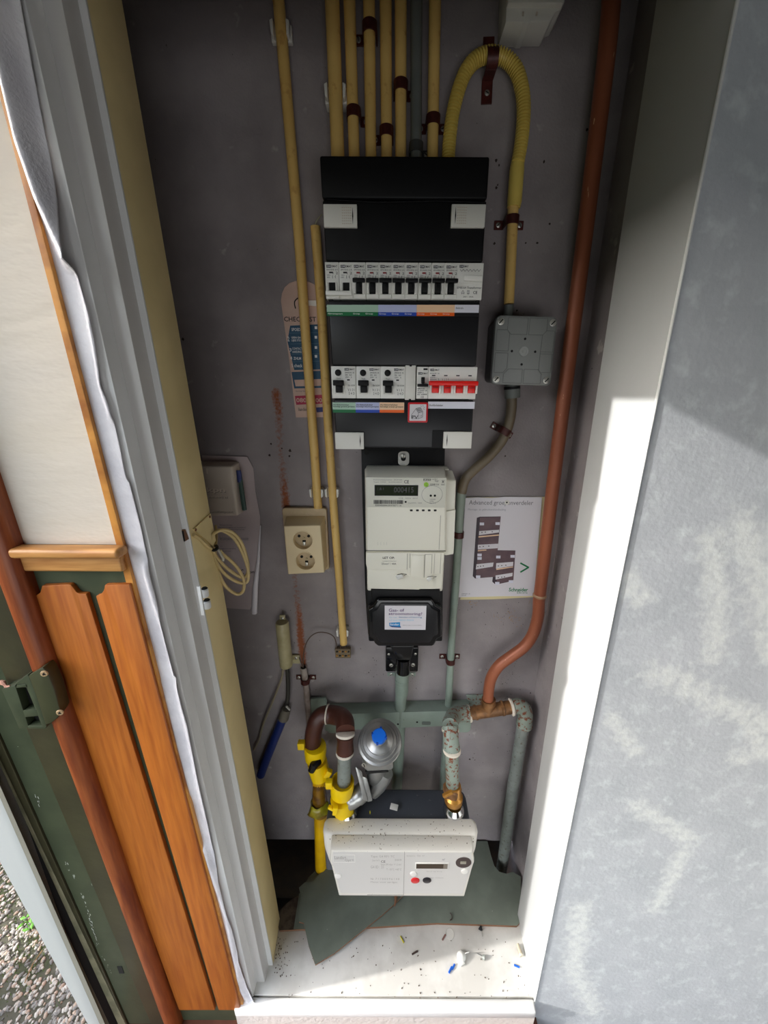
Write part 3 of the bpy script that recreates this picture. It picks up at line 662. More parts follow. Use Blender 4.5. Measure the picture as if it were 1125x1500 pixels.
mk('terminal_shelf', MB().box(X(.26), X(.98), YM-.003, YM, zz(.49), zz(.34)), modw, tr, bev=.0006)
mk('ridge', MB().box(X(.02), X(.98), YM-.0012, YM, zz(.54), zz(.515)), modw, tr)
txt(tr, 'EM8164 Transformer', (X(.03), X(.97), zz(.70), zz(.64)), YM-.0003, ink); txt(tr, 'CE', (X(.66), X(.82), zz(.84), zz(.76)), YM-.0003, ink, bold=.01)
txt(tr, '24V ~ 8VA', (X(.28), X(.68), zz(.94), zz(.90)), YM-.0003, ink)
sy = MB(); cx_, cz_ = X(.26), zz(.8)
for a_, b_ in (((0,.0026),(.0022,-.0008)), ((.0022,-.0008),(-.0022,-.0008)), ((-.0022,-.0008),(0,.0026)), ((-.0012,-.0008),(-.0012,-.0024)), ((.0012,-.0008),(.0012,-.0024))): sy.tube([Vector((cx_+a_[0], YM-.0004, cz_+a_[1])), Vector((cx_+b_[0], YM-.0004, cz_+b_[1]))], .0002, 4)
cx_ = X(.47)
for zq in (.0022, .0006, -.001): sy.tube([Vector((cx_-.0018, YM-.0004, cz_+zq)), Vector((cx_+.0018, YM-.0004, cz_+zq))], .0003, 4)
sy.tube([Vector((cx_-.0016, YM-.0004, cz_-.001)), Vector((cx_, YM-.0004, cz_-.0026)), Vector((cx_+.0016, YM-.0004, cz_-.001))], .0002, 4); mk('safety_symbols', sy, ink, tr, flat=True)
# ---- label strips
def lstrip(u0, u1, v0, vm, v1, lm, dm, text, tm, sub=None):
    x0, x1, z0, z1 = R(u0, v0, u1, v1, .5985); zm = at(591, vm, .5985).z
    o = mk('label_strip', [(MB().box(x0, x1, .5985, .6002, zm, z1), lm), (MB().box(x0, x1, .5985, .6002, z0, zm), dm)], None, bo, flat=True)
    if text: txt(o, text, (x0 + .0012, x0 + (x1-x0)*.62, zm - (zm-z0)*.72, zm - (zm-z0)*.25), .5982, inkw, bold=.015)
    if sub: txt(o, sub, (x0 + .001, x1 - .0012, z1 - (z1-zm)*.72, z1 - (z1-zm)*.22), .5982, ink, bold=.01)
    return o
for u0, u1, l, d in ((478.8,515.7,g_l,g_d),(515.7,534,g_l,g_d),(534,554,g_l,g_d),(554,572.5,b_l,b_d),(572.5,591.5,b_l,b_d),(591.5,610.3,b_l,b_d),(610.3,629,o_l,o_d),(629,647.5,o_l,o_d),(647.5,666,o_l,o_d)):
    lstrip(u0, u1, 446.5, 457.5, 462.8, l, d, 'Groepen' if u1-u0 > 30 else 'Groep', None)
lstrip(666, 701.5, 446.5, 457.5, 462.8, lw, blackm, None, None); T(bo, 'Beltrafo', 668, 449.8, 679, 452.6, .5982, ink)
for u0, u1, l, d, t in ((487.2,521,g_l,g_d,'groene'),(521,556,b_l,b_d,'blauwe'),(556,592,o_l,o_d,'oranje')):
    lstrip(u0, u1, 589.5, 600.5, 604.5, l, d, None, None, 'Aardlekschakelaar\nbeveiligt %s groepen' % t)
lstrip(627, 695.3, 588.5, 598.3, 598.6, lw, lw, None, None); T(bo, 'Hoofdschakelaar', 628.8, 592, 649, 595, .5982, ink)
# ---- lower row
Z0, Z1 = at(591,584,YM).z, at(591,537,YM).z; H = Z1-Z0
def rcd(x0, x1):
    o = mod_body(x0+.0003, x1-.0003, Z0, Z1, name='residual_current_device'); w_ = x1-x0; xx = lambda t: x0 + w_*t
    mk('test_button', MB().lathe((xx(.29), YM, zz(.2)), (0,-1,0), [(.0046,0),(.0046,.0016),(.003,.0022)], 20), blackp, o)
    txt(o, 'Test', (xx(.22), xx(.38), zz(.4), zz(.36)), YM-.0003, ink)
    tg = MB(); tg.box(xx(.1), xx(.52), YM-.010, YM-.002, zz(.6), zz(.43)); tg.box(xx(.19), xx(.46), YM-.006, YM-.0005, zz(.82), zz(.58)); mk('toggle', tg, blackp, o, bev=.001)
    wl = MB(); wl.box(xx(.06), xx(.17), YM-.002, YM, zz(.86), zz(.58)); wl.box(xx(.47), xx(.56), YM-.002, YM, zz(.86), zz(.58)); mk('cheek', wl, modw, o, bev=.0005)
    logo(o, xx(.55), xx(.95), zz(.13), zz(.06), YM); txt(o, 'EM41B 40  30\n40A   6kA\n230V~   A', (xx(.57), xx(.93), zz(.36), zz(.17)), YM-.0003, ink)
    mk('indicator', MB().box(xx(.64), xx(.75), YM-.0004, YM, zz(.44), zz(.40)), ink, o, flat=True)
    txt(o, 'IΔn 0,03A', (xx(.68), xx(.96), zz(.62), zz(.56)), YM-.0003, ink); txt(o, 'V.1 3 \\\n 2 4 D', (xx(.66), xx(.95), zz(.88), zz(.69)), YM-.0003, ink)
    return o
xs_ = [at(u, 560, YM).x for u in (485.3,521.5,557.2,592.6)]
r0 = rcd(xs_[0], xs_[1])
for k in (1, 2): copytree(r0, bo, W[r0] + Vector((xs_[k]-xs_[0], 0, 0)))
x0, x1, z0, z1 = R(593.5,535,608.7,586,.599); bl = mk('blank_cover', MB().box(x0, x1, .599, .62, z0, z1), whitep, bo, bev=.0008)
nt_ = MB(); xm = (x0+x1)/2
for z_ in (z0, z1): nt_.box(xm-.0016, xm+.0016, .5985, .6, z_-.0018 if z_ == z1 else z_-.0002, z_+.0004 if z_ == z1 else z_+.0016)
mk('notch', nt_, darkhole, bl)
x0, x1 = at(610.3,560,YM).x, at(627.3,560,YM).x; xx = lambda t: x0 + (x1-x0)*t
ar = mod_body(x0, x1-.0002, Z0, Z1, name='switch_module')
mk('test_button', MB().box(xx(.55), xx(.9), YM-.0015, YM, zz(.1), zz(.05)), blackp, ar, bev=.0004); logo(ar, xx(.12), xx(.95), zz(.24), zz(.17), YM)
tg = MB(); tg.box(xx(.38), xx(.68), YM-.004, YM, zz(.52), zz(.32)); tg.box(xx(.05), xx(.97), YM-.009, YM-.001, zz(.62), zz(.53)); mk('toggle', tg, blackp, ar, bev=.0008)
txt(ar, 'EM10-B\nA 230V 1P\n6000 3\nIEC 60898', (xx(.08), xx(.92), zz(.88), zz(.66)), YM-.0003, ink, bold=.01); txt(ar, 'CE', (xx(.4), xx(.65), zz(.975), zz(.91)), YM-.0003, ink)
x0, x1 = at(627.5,560,YM).x, at(698,560,YM).x; xx = lambda t: x0 + (x1-x0)*t
ms = mod_body(x0, x1, Z0, Z1, name='main_switch')
logo(ms, xx(.03), xx(.22), zz(.13), zz(.06), YM); txt(ms, 'EM10-B  16', (xx(.03), xx(.22), zz(.22), zz(.18)), YM-.0003, ink); txt(ms, '230V~\n6000A', (xx(.03), xx(.17), zz(.41), zz(.31)), YM-.0003, inkg); txt(ms, '\\   \\ \\ \\ \\', (xx(.2), xx(.42), zz(.42), zz(.35)), YM-.0003, ink)
for k in range(4):
    c_ = .07 + .25*k; mk('indicator', MB().box(xx(c_), xx(c_+.07), YM-.0004, YM, zz(.285), zz(.25)), ink, ms, flat=True)
    ck = MB(); ck.box(xx(c_-.045), xx(c_-.005), YM-.0045, YM, zz(.83), zz(.55)); ck.box(xx(c_+.155), xx(c_+.2), YM-.0045, YM, zz(.83), zz(.55)); mk('cheek', ck, modw, ms, bev=.0005)
    mk('toggle', MB().box(xx(c_+.005), xx(c_+.145), YM-.005, YM-.0005, zz(.81), zz(.55)), redp, ms, bev=.0009)
    mk('toggle_recess', MB().box(xx(c_+.02), xx(c_+.13), YM-.0055, YM-.0045, zz(.66), zz(.63)), M_ind, ms)
mk('bridge_bar', MB().box(xx(.0), xx(1.01), YM-.0125, YM-.004, zz(.58), zz(.435)), redp, ms, bev=.0016, seg=3)
# ---- PV sticker
x0, x1, z0, z1 = R(597.5,589.5,626.8,619,.5965); st = mk('sticker', MB().prism(rrect(x0, x1, z0, z1, .002), .5968, .5998), redb, bo, bev=.0004)
st['label'] = 'red-edged square sticker with a solar house and the letters PV'
e_ = .0026; mk('sticker_face', MB().prism(rrect(x0+e_, x1-e_, z0+e_, z1-e_, .0008), .5964, .597), paper, st, flat=True)
SX = lambda t: x0 + (x1-x0)*t
SZ = lambda t: z1 - (z1-z0)*t
txt(st, 'PV', (SX(.2), SX(.52), SZ(.82), SZ(.64)), .5960, ink, bold=.01)
hs = MB()
for a_, b_ in (((.18,.62),(.4,.3)),((.4,.3),(.62,.24)),((.62,.24),(.74,.45)),((.4,.3),(.52,.52)),((.52,.52),(.74,.45)),((.52,.52),(.54,.8)),((.74,.45),(.74,.72)),((.54,.8),(.74,.72)),((.18,.62),(.2,.8)),((.2,.8),(.54,.8)),
               ((.44,.29),(.56,.5)),((.48,.28),(.6,.49)),((.53,.27),(.65,.48)),((.57,.25),(.69,.46)),((.42,.36),(.66,.3)),((.46,.42),(.7,.37)),((.62,.64),(.62,.7)),((.68,.62),(.68,.7)),((.62,.16),(.68,.2)),((.74,.13),(.76,.2)),((.84,.24),(.78,.24)),((.82,.34),(.77,.3))):
    hs.tube([Vector((SX(a_[0]), .5961, SZ(a_[1]))), Vector((SX(b_[0]), .5961, SZ(b_[1])))], .00028, 4)
mk('house_drawing', hs, ink, st, flat=True)
mk('lower_flap', MB().box(*R(633,630,649,656,.5995)[:2], .5992, .601, *R(633,630,649,656,.5995)[2:]), blackp, bo)

# ================================================================== ELECTRICITY METER ON ITS BACK PLATE
mp_ = MB(); pplate(mp_, [(529,655),(652,655),(650,760),(648,870),(647,930),(539,930),(535,870),(531,740)], .672, YB-.001-.672)
bpn = tag(mk('mounting_plate', mp_, blackp, bev=.002), 'flat black mounting plate behind the electricity meter', 'mounting plate')
for u in (537, 641):
    mk('plate_hole', MB().cyl(at(u,663,.6715), at(u,663,.6715)+Vector((0,.002,0)), .0042), darkhole, bpn)
me_ = empty('electricity_meter', at(594, 863, .63)); tag(me_, 'white electricity meter with a small dark display below the breaker board', 'meter')
def pts8(f, b): return [at(*p) for p in (f[3], f[2], f[1], f[0])] + [at(*p) for p in (b[3], b[2], b[1], b[0])]
YE = .602
h1 = MB(); h1.hexa(pts8([(535.5,699,YE),(654,699,YE),(653.5,808,YE),(537,808,YE)], [(534,684,.645),(652,684,.645),(652,808,.645),(536,808,.645)]))
mk('casing', h1, meterw, me_, bev=.004, seg=3)
h2 = MB(); h2.hexa(pts8([(640,703,.611),(668.5,704,.611),(664.5,812,.611),(640,812,.611)], [(640,688,.645),(663,688,.645),(660,812,.645),(640,812,.645)]))
mk('side_casing', h2, meterw, me_, bev=.003, seg=3)
h3 = MB(); h3.box(*R(537,690,652,862,.655)[:2], .644, .6715, *R(537,684,652,862,.655)[2:]); mk('rear_casing', h3, meterw, me_, bev=.003)
mk('side_door', pplate(MB(), [(644.5,752),(648,750.5),(667.5,746.5),(664.5,812),(652.5,814),(643.5,806)], .6075, .006), meterw, me_, bev=.0015)
x0, x1, z0, z1 = R(536,699.5,653.3,743.5,.6); pn = mk('label_panel', MB().box(x0, x1, .6002, .604, z0, z1), meterpanel, me_, bev=.0008)
mk('display_frame', MB().box(*R(548.6,710.7,612.6,726.5,.599)[:2], .5992, .601, *R(548.6,710.7,612.6,726.5,.599)[2:]), ink, pn, bev=.0004)
sc_ = mk('display', MB().box(*R(550,711.8,611.2,725.5,.5988)[:2], .5988, .5995, *R(550,711.8,611.2,725.5,.5988)[2:]), lcd, pn, flat=True)
Yt = .5986; Yp = .5999
T(pn, '000415', 577, 713.5, 606, 721.5, Yt, lcdd); T(pn, '1.8.1', 553, 714, 562, 718, Yt, lcdd)
T(pn, 'Elektriciteitsmeter  ZCF100', 547, 702, 589, 703.6, Yp, inkg); T(pn, 'Type: E350   3x230/400V', 547, 705.5, 589, 707.2, Yp, inkg)
T(pn, 'CE', 592, 703.3, 599, 708.2, Yp, ink, bold=.01); T(pn, 'E350', 620.3, 701, 631.2, 704.4, Yp, ink, bold=.02); T(pn, 'Landis+', 632.5, 701, 641, 702.6, Yp, ink); T(pn, 'Gyr', 637, 703, 643, 706.5, Yp, ink); T(pn, 'DSMR 5.0', 630, 708.5, 643, 710.8, Yp, ink)
mk('green_badge', MB().lathe(at(624.3,709.8,.6), (0,-1,0), [(.0039,0),(.0039,.0006)], 18), M('lime_green', (150,200,20), .4), pn); T(pn, 'G', 622.6, 708, 626, 711.6, .5992, M('dark_green_ink', (20,90,40), .5))
bc = MB(); rb_ = random.Random(5); x0, x1, z0, z1 = R(547.5,732.6,590.5,738.2,Yp); x_ = x0
while x_ < x1: w_ = rb_.choice((.0003,.0006,.0009)); bc.box(x_, min(x_+w_, x1), Yp, Yp+.0003, z0, z1); x_ += w_ + rb_.choice((.0004,.0007))
mk('barcode', bc, ink, pn, flat=True); T(pn, 'E0045006201007116', 550, 739.3, 588, 741.5, Yp, ink)
for u, v, r in ((594.3,735.2,.0016),(631,726,.0019),(637,726,.0019)): mk('optical_port', MB().lathe(at(u,v,.6), (0,-1,0), [(r,0),(r,.0005)], 14), darkhole, pn)
T(pn, 'imp/kWh  1000', 598, 736, 618, 738, Yp, inkg); T(pn, 'Cl.B   50Hz  2017', 584, 729, 612, 730.5, Yp, inkg)
rg = MB(); cc = at(633,724.5,.5998)
for k in range(36): a_, b_ = math.tau*k/36, math.tau*(k+1)/36; rg.tube([cc + Vector((math.cos(a_)*.0168, 0, math.sin(a_)*.0148)), cc + Vector((math.cos(b_)*.0168, 0, math.sin(b_)*.0148))], .0002, 3)
for k in range(4): pass
mk('port_ring', rg, inkg, pn, flat=True)
qr = MB()
for i in range(9):
    for j in range(8):
        if rb_.random() < .55: c = at(629.5+i*1.05, 730.8+j*1.05, Yp); qr.box(c.x-.0005, c.x+.0005, Yp, Yp+.0003, c.z-.0005, c.z+.0005)
# (the square code itself is left out; only small type stands there)
T(pn, '3x230/400V\n5(100)A\n50Hz  T1 T2', 629.5, 730.5, 638.5, 738, Yp, inkg)
bn = MB(); c = at(649,705.5,Yp)
for a_, b_ in (((-.002,.002),(.002,-.003)),((.002,.002),(-.002,-.003)),((-.0014,.0016),(.0014,.0016)),((-.0012,.0016),(-.0009,-.0014)),((.0012,.0016),(.0009,-.0014))): bn.tube([c+Vector((a_[0],0,a_[1])), c+Vector((b_[0],0,b_[1]))], .00025, 4)
bn.box(c.x-.0028, c.x+.0028, Yp, Yp+.0003, c.z-.0055, c.z-.0048); mk('bin_symbol', bn, ink, pn, flat=True)
for u in (602.5,611.5,620,628.7,637.5): 
    x0, x1, z0, z1 = R(u-2,746.3,u+2,748.9,.6018); mk('vent_slot', MB().prism(rrect(x0,x1,z0,z1,.0009,3), .6015, .6025), darkhole, me_, flat=True)
mk('groove_line', MB().box(*R(536.5,806.7,653,807.6,.6018)[:2], .6016, .603, *R(536.5,806.4,653,807.6,.6018)[2:]), M('shadow_gap_grey', (120,118,108), .6), me_, flat=True)
mk('cover_seam', MB().box(*R(644,755,644.7,805,.6018)[:2], .6016, .603, *R(644,755,644.7,805,.6018)[2:]), M('seam_grey', (165,162,150), .6), me_, flat=True)
for u in (553,557.5,562,566): mk('moulded_mark', MB().box(*R(u,794,u+.7,798.5,.6017)[:2], .6016, .603, *R(u,794,u+.7,798.5,.6017)[2:]), meterpanel, me_, flat=True)
# terminal cover
tc_ = MB(); pplate(tc_, [(536,809.5),(650.5,809.5),(650.5,825),(649,826),(648.5,841),(634,841),(633,845),(628,848),(604,848),(599,844),(596,834.5),(538,834.5),(536,826)], .6035, .05); tcv = mk('terminal_cover', tc_, meterw, me_, bev=.0015)
mk('lower_cover', pplate(MB(), [(538,826),(649,826),(648,845),(647,862.5),(633,863),(615,863),(614,864),(540,862.5),(538,858)], .610, .05), meterw, me_, bev=.003)
T(tcv, 'LET OP:', 560.7, 815.5, 578, 818.8, .6032, ink, bold=.02); T(tcv, 'netspanning aan', 560, 821.3, 580.5, 822.8, .6032, ink); T(tcv, '25mm² / 40A', 559, 824.5, 580.5, 827.2, .6032, ink)
ln = MB()
for u0, v0, u1, v1 in ((596,811,597,834),(600,811,600.8,832),(621.5,812,622.5,846),(632,812,632.8,840),(636,811,636.6,840),(645,811,645.6,840),(604,829.2,620,830),(622.8,812,632,812.6)):
    x0, x1, z0, z1 = R(u0, v0, u1, v1, .6032); ln.box(x0, x1, .6030, .6036, z0, z1)
mk('cover_ribs', ln, M('rib_grey', (176,173,160), .5), tcv, flat=True)
mk('raised_flap', MB().box(*R(602,814,621,846,.602)[:2], .6015, .604, *R(602,813,621,845,.602)[2:]), meterw, tcv, bev=.0012)
for k, (u, v, a_) in enumerate(((585.5,844.5,.45),(629,848,-.9))):
    c = at(u, v, .6035); sl_ = mk('lead_seal', MB().obox(c, .0125 if k == 0 else .007, .0035, .0085, Matrix.Rotation(-a_, 3, 'Y')), clearp, me_, bev=.0016, seg=3)
    mk('seal_wire', MB().tube([c + Vector((-.004,-.0005,.004)), c + Vector((.004,-.003,.0068)), c + Vector((.012,-.001,.005)), c + Vector((.006,.0,.0015))], .00045, 5), cabled, sl_)
ey = at(591,668,.665); bk = mk('hanging_bracket', MB().prism(rrect(at(583,672,.668).x, at(599.5,672,.668).x, at(591,682,.668).z, at(591,661,.668).z, .007, 6), .667, .6715), whitep, me_, bev=.001)
mk('keyhole', MB().prism(rrect(ey.x-.0042, ey.x+.0042, ey.z-.009, ey.z+.004, .004, 5), .6665, .6675), darkhole, bk); screw(bk, ey + Vector((0,-.001,.0005)), .0042)
# ================================================================== BLACK CABLE BOX
kb = empty('cable_entry_box', at(591, 946, .64)); tag(kb, 'black cable entry box with a white fault-line sticker under the electricity meter', 'box')
mk('rear_box', pplate(MB(), [(536,862),(649,862),(648,940),(540,940)], .645, .0255), blackp, kb, bev=.003)
out = [(551,880),(554,878),(632,878),(635,881),(638,887),(647.5,893),(648,933),(641,936),(636,945),(633,947),(554,947),(549,943),(546,936),(540,933),(538.5,894),(546,890)]
mk('lid', pplate(MB(), out, .622, .024), blackg, kb, bev=.003, seg=3)
inn = [(594 + (u-594)*.88, 913 + (v-913)*.84) for u, v in out]
mk('lid_panel', pplate(MB(), inn, .6195, .004), blackm, kb, bev=.0015)
mk('upper_housing', pplate(MB(), [(543,864),(645,864),(643,884),(545,884)], .632, .02), blackp, kb, bev=.003)
x0, x1, z0, z1 = R(563.5,887.3,624,922.3,.619); sk = mk('sticker', MB().box(x0, x1, .6188, .6196, z0, z1), paper, kb, flat=True); Ys = .6186
sk['label'] = 'white sticker with purple wording and a small blue logo'
T(sk, 'Gas- of', 569.5, 891.5, 592, 896.2, Ys, purp, bold=.008); T(sk, 'stroomstoring?', 569.5, 897, 618.5, 902.3, Ys, purp, bold=.008)
T(sk, 'Ga naar', 570, 903.2, 582, 905.3, Ys, M('pale_blue_ink', (150,190,210), .6)); T(sk, 'liander.nl/storing', 584.5, 903, 618, 905.8, Ys, M('mid_blue_ink', (90,130,170), .6), bold=.01); T(sk, 'of bel 0800-9009', 570, 907.3, 606, 909.6, Ys, M('pale_blue_ink2', (150,200,225), .6))
T(sk, 'gratis en dag en nacht bereikbaar', 590, 915.3, 618, 916.8, Ys, inkg)
mk('logo_block', pplate(MB(), [(570,912.5),(586,911.5),(586,916),(587,918.5),(570.5,917)], Ys-.0001, .0003), cyanp, sk, flat=True); mk('logo_foot', pplate(MB(), [(570.5,917),(587,918),(587.5,919.5),(574,918.6)], Ys-.0002, .0003), navy, sk, flat=True)
T(sk, 'liander', 571.5, 912.9, 584.5, 916.2, Ys-.0003, inkw, bold=.01)
# cable foot
ft = mk('cable_gland', MB().prism(rrect(*R(565,948,612.5,983,.684), .003), .682, YB-.001), blackg, bev=.001); tag(ft, 'glossy black cable foot with four screws below the black box', 'cable gland')
fn = MB(); a_ = [at(u,v,y) for u, v, y in ((571,946,.652),(607,946,.652),(601.5,968,.655),(582,968,.655))]; b_ = [Vector((p.x, .684, p.z)) for p in a_]
fn.hexa([a_[3],a_[2],a_[1],a_[0],b_[3],b_[2],b_[1],b_[0]]); mk('funnel', fn, blackg, ft, bev=.003, seg=3)
mk('spigot', MB().tube(px([(591,964),(590.5,984)], .671), .0146, 20), blackg, ft)
for u, v, r in ((569.5,958.5,.0028),(608.5,958,.0028),(573,974.5,.0045),(605,974,.0045)): screw(ft, at(u, v, .6815), r)
# ================================================================== GREY JUNCTION BOX
YJ = .632
jb = empty('junction_box', at(766, 564, .66)); tag(jb, 'square grey junction box with four corner screws right of the breaker board', 'junction box')
o_ = [at(u, v, YJ) for u, v in ((727,461.5),(817.5,464),(806.5,565.5),(719.5,563))]
def inset(P, d, y):
    c = sum(P, Vector())/4; out = []
    for p in P: out.append(Vector((p.x + (d if p.x < c.x else -d), y, p.z + (d if p.z < c.z else -d))))
    return out
def rq(P, r, y0, y1, n=5):
    """rounded quadrilateral prism"""
    pts = []; m = len(P)
    for i in range(m):
        p = P[i]; a = (P[i-1]-p).normalized()*r; b = (P[(i+1) % m]-p).normalized()*r
        for k in range(n+1):
            t = k/n; q_ = p + a*(1-t)**2 + b*t**2; pts.append((q_.x, q_.z))
    return MB().prism(pts, y0, y1)
mk('lid', rq(o_, .009, YJ, YJ+.012), cbox, jb, bev=.0018, seg=3)
mk('base', rq(inset(o_, .003, 0), .009, YJ+.012, YB-.002), cboxd, jb, bev=.001)
cl = jb.children[0]
def J(s, t): return (o_[0].lerp(o_[1], s)).lerp(o_[3].lerp(o_[2], s), t)
ribm = M('lid_groove_grey', (92,94,92), .5)
gr = MB()
def gl(*pts):
    for a_, b_ in zip(pts, pts[1:]):
        p, q_ = J(*a_), J(*b_); p.y = q_.y = YJ-.0001; gr.tube([p, q_], .00045, 4)
gl((.2,.03),(.2,.2),(.26,.26),(.3,.26)); gl((.2,.03),(.52,.03),(.52,.26),(.26,.26)); gl((.55,.03),(.84,.03),(.84,.2),(.78,.26),(.55,.26),(.55,.03))
gl((.03,.2),(.2,.2),(.24,.25)); gl((.03,.2),(.03,.5),(.24,.5),(.24,.25)); gl((.03,.53),(.24,.53),(.24,.75),(.18,.82),(.03,.82),(.03,.53)); gl((.84,.2),(.97,.2),(.97,.5),(.77,.5)); gl((.78,.26),(.77,.5),(.77,.76),(.83,.83))
gl((.19,.97),(.19,.84),(.27,.76),(.5,.76),(.5,.97),(.19,.97)); gl((.53,.97),(.53,.76),(.76,.76),(.82,.83),(.82,.97),(.53,.97)); gl((.77,.53),(.97,.53),(.97,.8),(.82,.8))
mk('lid_grooves', gr, ribm, cl, flat=True)
for s, t in ((.085,.085),(.93,.085),(.08,.92),(.92,.915)):
    p = J(s, t); p.y = YJ+.0003; screw(jb, p, .0052)
for s, t in ((.5,.32),(.3,.5),(.685,.5),(.48,.69)):
    p = J(s, t); mk('blind_hole', MB().cyl(p+Vector((0,-.0003,0)), p+Vector((0,.001,0)), .0018), darkhole, jb)
p = J(.495,.5); mk('centre_boss', MB().lathe(p, (0,-1,0), [(.0068,-.001),(.0068,.0016),(.0046,.0016),(.0046,.0008),(.0022,.0008),(.0022,.002),(.0004,.002)], 24), M('light_grey_boss', (150,152,150), .4), jb)

# ================================================================== BIG COPPER PIPE + WATER RUN
cpipe = [(898,-40),(894,20),(885,110),(852,380),(824,600),(806,745),(791,868),(789.5,880),(788,903),(781,928),(768,947),(748,962),(731,975),(720,992),(716,1010),(714.5,1032)]
cpo = mk('copper_pipe', MB().tube(smooth([at(u, v, .657) for u, v in cpipe], 6), .0112, 20), copper, ang=60)
tag(cpo, 'tall reddish copper pipe running down the right side and bending to the left', 'pipe')
mk('solder_ring', MB().lathe(at(790.5,872,.657), (0,0,1), [(.0112,-.003),(.0128,-.002),(.0128,.001),(.0112,.003)], 24), M('old_solder', (170,140,110), .5, metal=.3, bump=.5, bs=150), cpo)
PW = [(662,1075),(663,1180)]
tee = empty('brass_tee', at(716, 1042, .655)); tag(tee, 'tarnished brass tee joining the copper pipe to the grey water pipes', 'pipe fitting')
ax = smooth([at(682,1046,.652), at(714.5,1041,.655), at(754,1035,.657)], 8)
mk('run', MB().tube(ax, .0138, 20), copper2, tee)
mk('branch', MB().tube([at(714.5,1041,.655), at(715.5,1026,.657)], [.0138,.0138], 20), copper2, tee)
mk('branch_collar', MB().tube([at(715.5,1030,.657), at(715.8,1024,.657)], [.0158,.0146], 20), copper2, tee)
for u, v in ((697,1043.6),(736,1037.5)):
    c = at(u, v, .655); d = (ax[-1]-ax[0]).normalized(); mk('hex_shoulder', MB().lathe(c - d*.003, d, [(.0138,0),(.0155,.001),(.0155,.005),(.0138,.006)], 20), copper2, tee)
jp = MB(); d = (ax[-1]-ax[0]).normalized()
for (u, v) in ((687,1045.5),(749,1036)): c = at(u, v, .655); jp.lathe(c, d, [(.0145,-.002),(.0178,-.001),(.0172,.003),(.0145,.0045)], 18)
mk('jointing_paste', jp, hemp, tee)
rgp = [(752,1035.5,.657),(763,1035,.657),(769,1041,.657),(769,1054,.657)]
wp2 = mk('water_pipe', MB().tube([at(768.6,1050,.657), at(752,1150,.659), at(736.5,1262,.661), at(734,1278,.661)], .0133, 20), rustgreen and galv, ang=60)
tag(wp2, 'speckled grey-green water pipe running down the right side into the floor opening', 'pipe')
mk('elbow', MB().tube(smooth(px([(751,1035.5,.657),(760,1034.2,.657),(767,1038,.657),(769.5,1047,.657),(768.5,1060,.657)]), 6), [.0158]*25, 20), rustgreen, wp2)
mk('elbow_bead', MB().lathe(at(767.9,1061,.657), (0,0,-1), [(.0158,-.003),(.0175,-.001),(.0175,.002),(.0135,.004)], 20), rustgreen, wp2)
el = mk('elbow_fitting', MB().tube(smooth([at(686,1045.5,.652), at(675,1046,.650), at(665,1049,.640), at(660,1058,.615), at(659.5,1064,.60)], 6), .0162, 20), rustgreen, ang=60)
tag(el, 'rusty grey-green pipe elbow left of the brass tee', 'pipe fitting')
wpv = empty('rusty_riser', at(663, 1146, .570)); tag(wpv, 'rust-flecked grey-green riser between the elbow and the hexagonal nut above the gas meter', 'pipe')
mk('upper_coupling', MB().tube([at(659.5,1066,.596), at(660.5,1082,.580), at(661.5,1098,.572)], [.0165,.0150,.0168], 20), rustgreen, wpv)
mk('pipe_body', MB().tube([at(661,1085,.578), at(661.5,1098,.571), at(663,1150,.569)], .0134, 20), rustgreen, wpv)
def ringp(c, d, r, par, m=hemp, h=.004, name='paste_ring'): return mk(name, MB().lathe(c, d, [(r-.003,-h),(r,-h*.5),(r,h*.5),(r-.003,h)], 22), m, par)
ringp(at(659.6,1069,.594), (0,-.5,-1), .0172, wpv); ringp(at(662,1099,.570), (0,-.1,-1), .0172, wpv)
un = MB(); c = at(663, 1150, .568)
un._lathe(c + Vector((0,0,-.022)), Vector((0,0,1)), [(.0155,0),(.019,.002),(.019,.018),(.0165,.021),(.0138,.022)], 6)
nut = mk('hexagonal_nut', un, copper2, bev=.001, ang=30); tag(nut, 'large hexagonal union nut on the riser above the brass cock', 'nut')
vb = empty('brass_cock', at(665, 1180, .566)); tag(vb, 'yellow brass cock with a small lever above the right end of the gas meter', 'valve')
c = at(664.5, 1168, .566); mk('body', MB()._lathe(c, Vector((0,0,1)), [(.0165,-.012),(.0185,-.009),(.0185,.004),(.0145,.008),(.0135,.028),(.0125,.034)], 24), brass, vb)
mk('lever', MB().obox(at(656,1163,.545), .022, .007, .007, Matrix.Rotation(math.radians(-35), 3, 'Y')), brass, vb, bev=.0015)
cu_ = mk('chrome_union', MB()._lathe(at(664.5,1188,.565), Vector((0,0,1)), [(.017,-.004),(.0215,-.003),(.0222,.002),(.020,.008),(.0165,.013),(.0150,.016)], 28), chrome); tag(cu_, 'bright chrome union on the right end of the gas meter under the brass cock', 'pipe fitting')

# ---- rail and brackets
rl = empty('mounting_rail', at(590, 1072, .69)); tag(rl, 'grey-green painted steel rail across the back wall behind the gas regulator', 'bracket')
rm = MB(); a, b, c, d = at(476,1047,.662), at(690,1040.5,.662), at(690,1062,.662), at(476,1071,.662)
rm.hexa([d, c, b, a] + [Vector((p.x, .665, p.z)) for p in (d, c, b, a)])
rm.hexa([Vector((a.x,.664,a.z-.003)), Vector((b.x,.664,b.z-.003)), b, Vector((a.x,.664,a.z)), Vector((a.x,YB-.001,a.z-.003)), Vector((b.x,YB-.001,b.z-.003)), Vector((b.x,YB-.001,b.z)), Vector((a.x,YB-.001,a.z))])
mk('channel', rm, condgreen, rl, bev=.0008)
x0, x1, z0, z1 = R(618,1057.5,631,1062,.661); mk('slot', MB().prism(rrect(x0, x1, z0, z1, .0028), .6612, .6625), hemp and M('slot_shadow', (96,104,98), .6), rl)
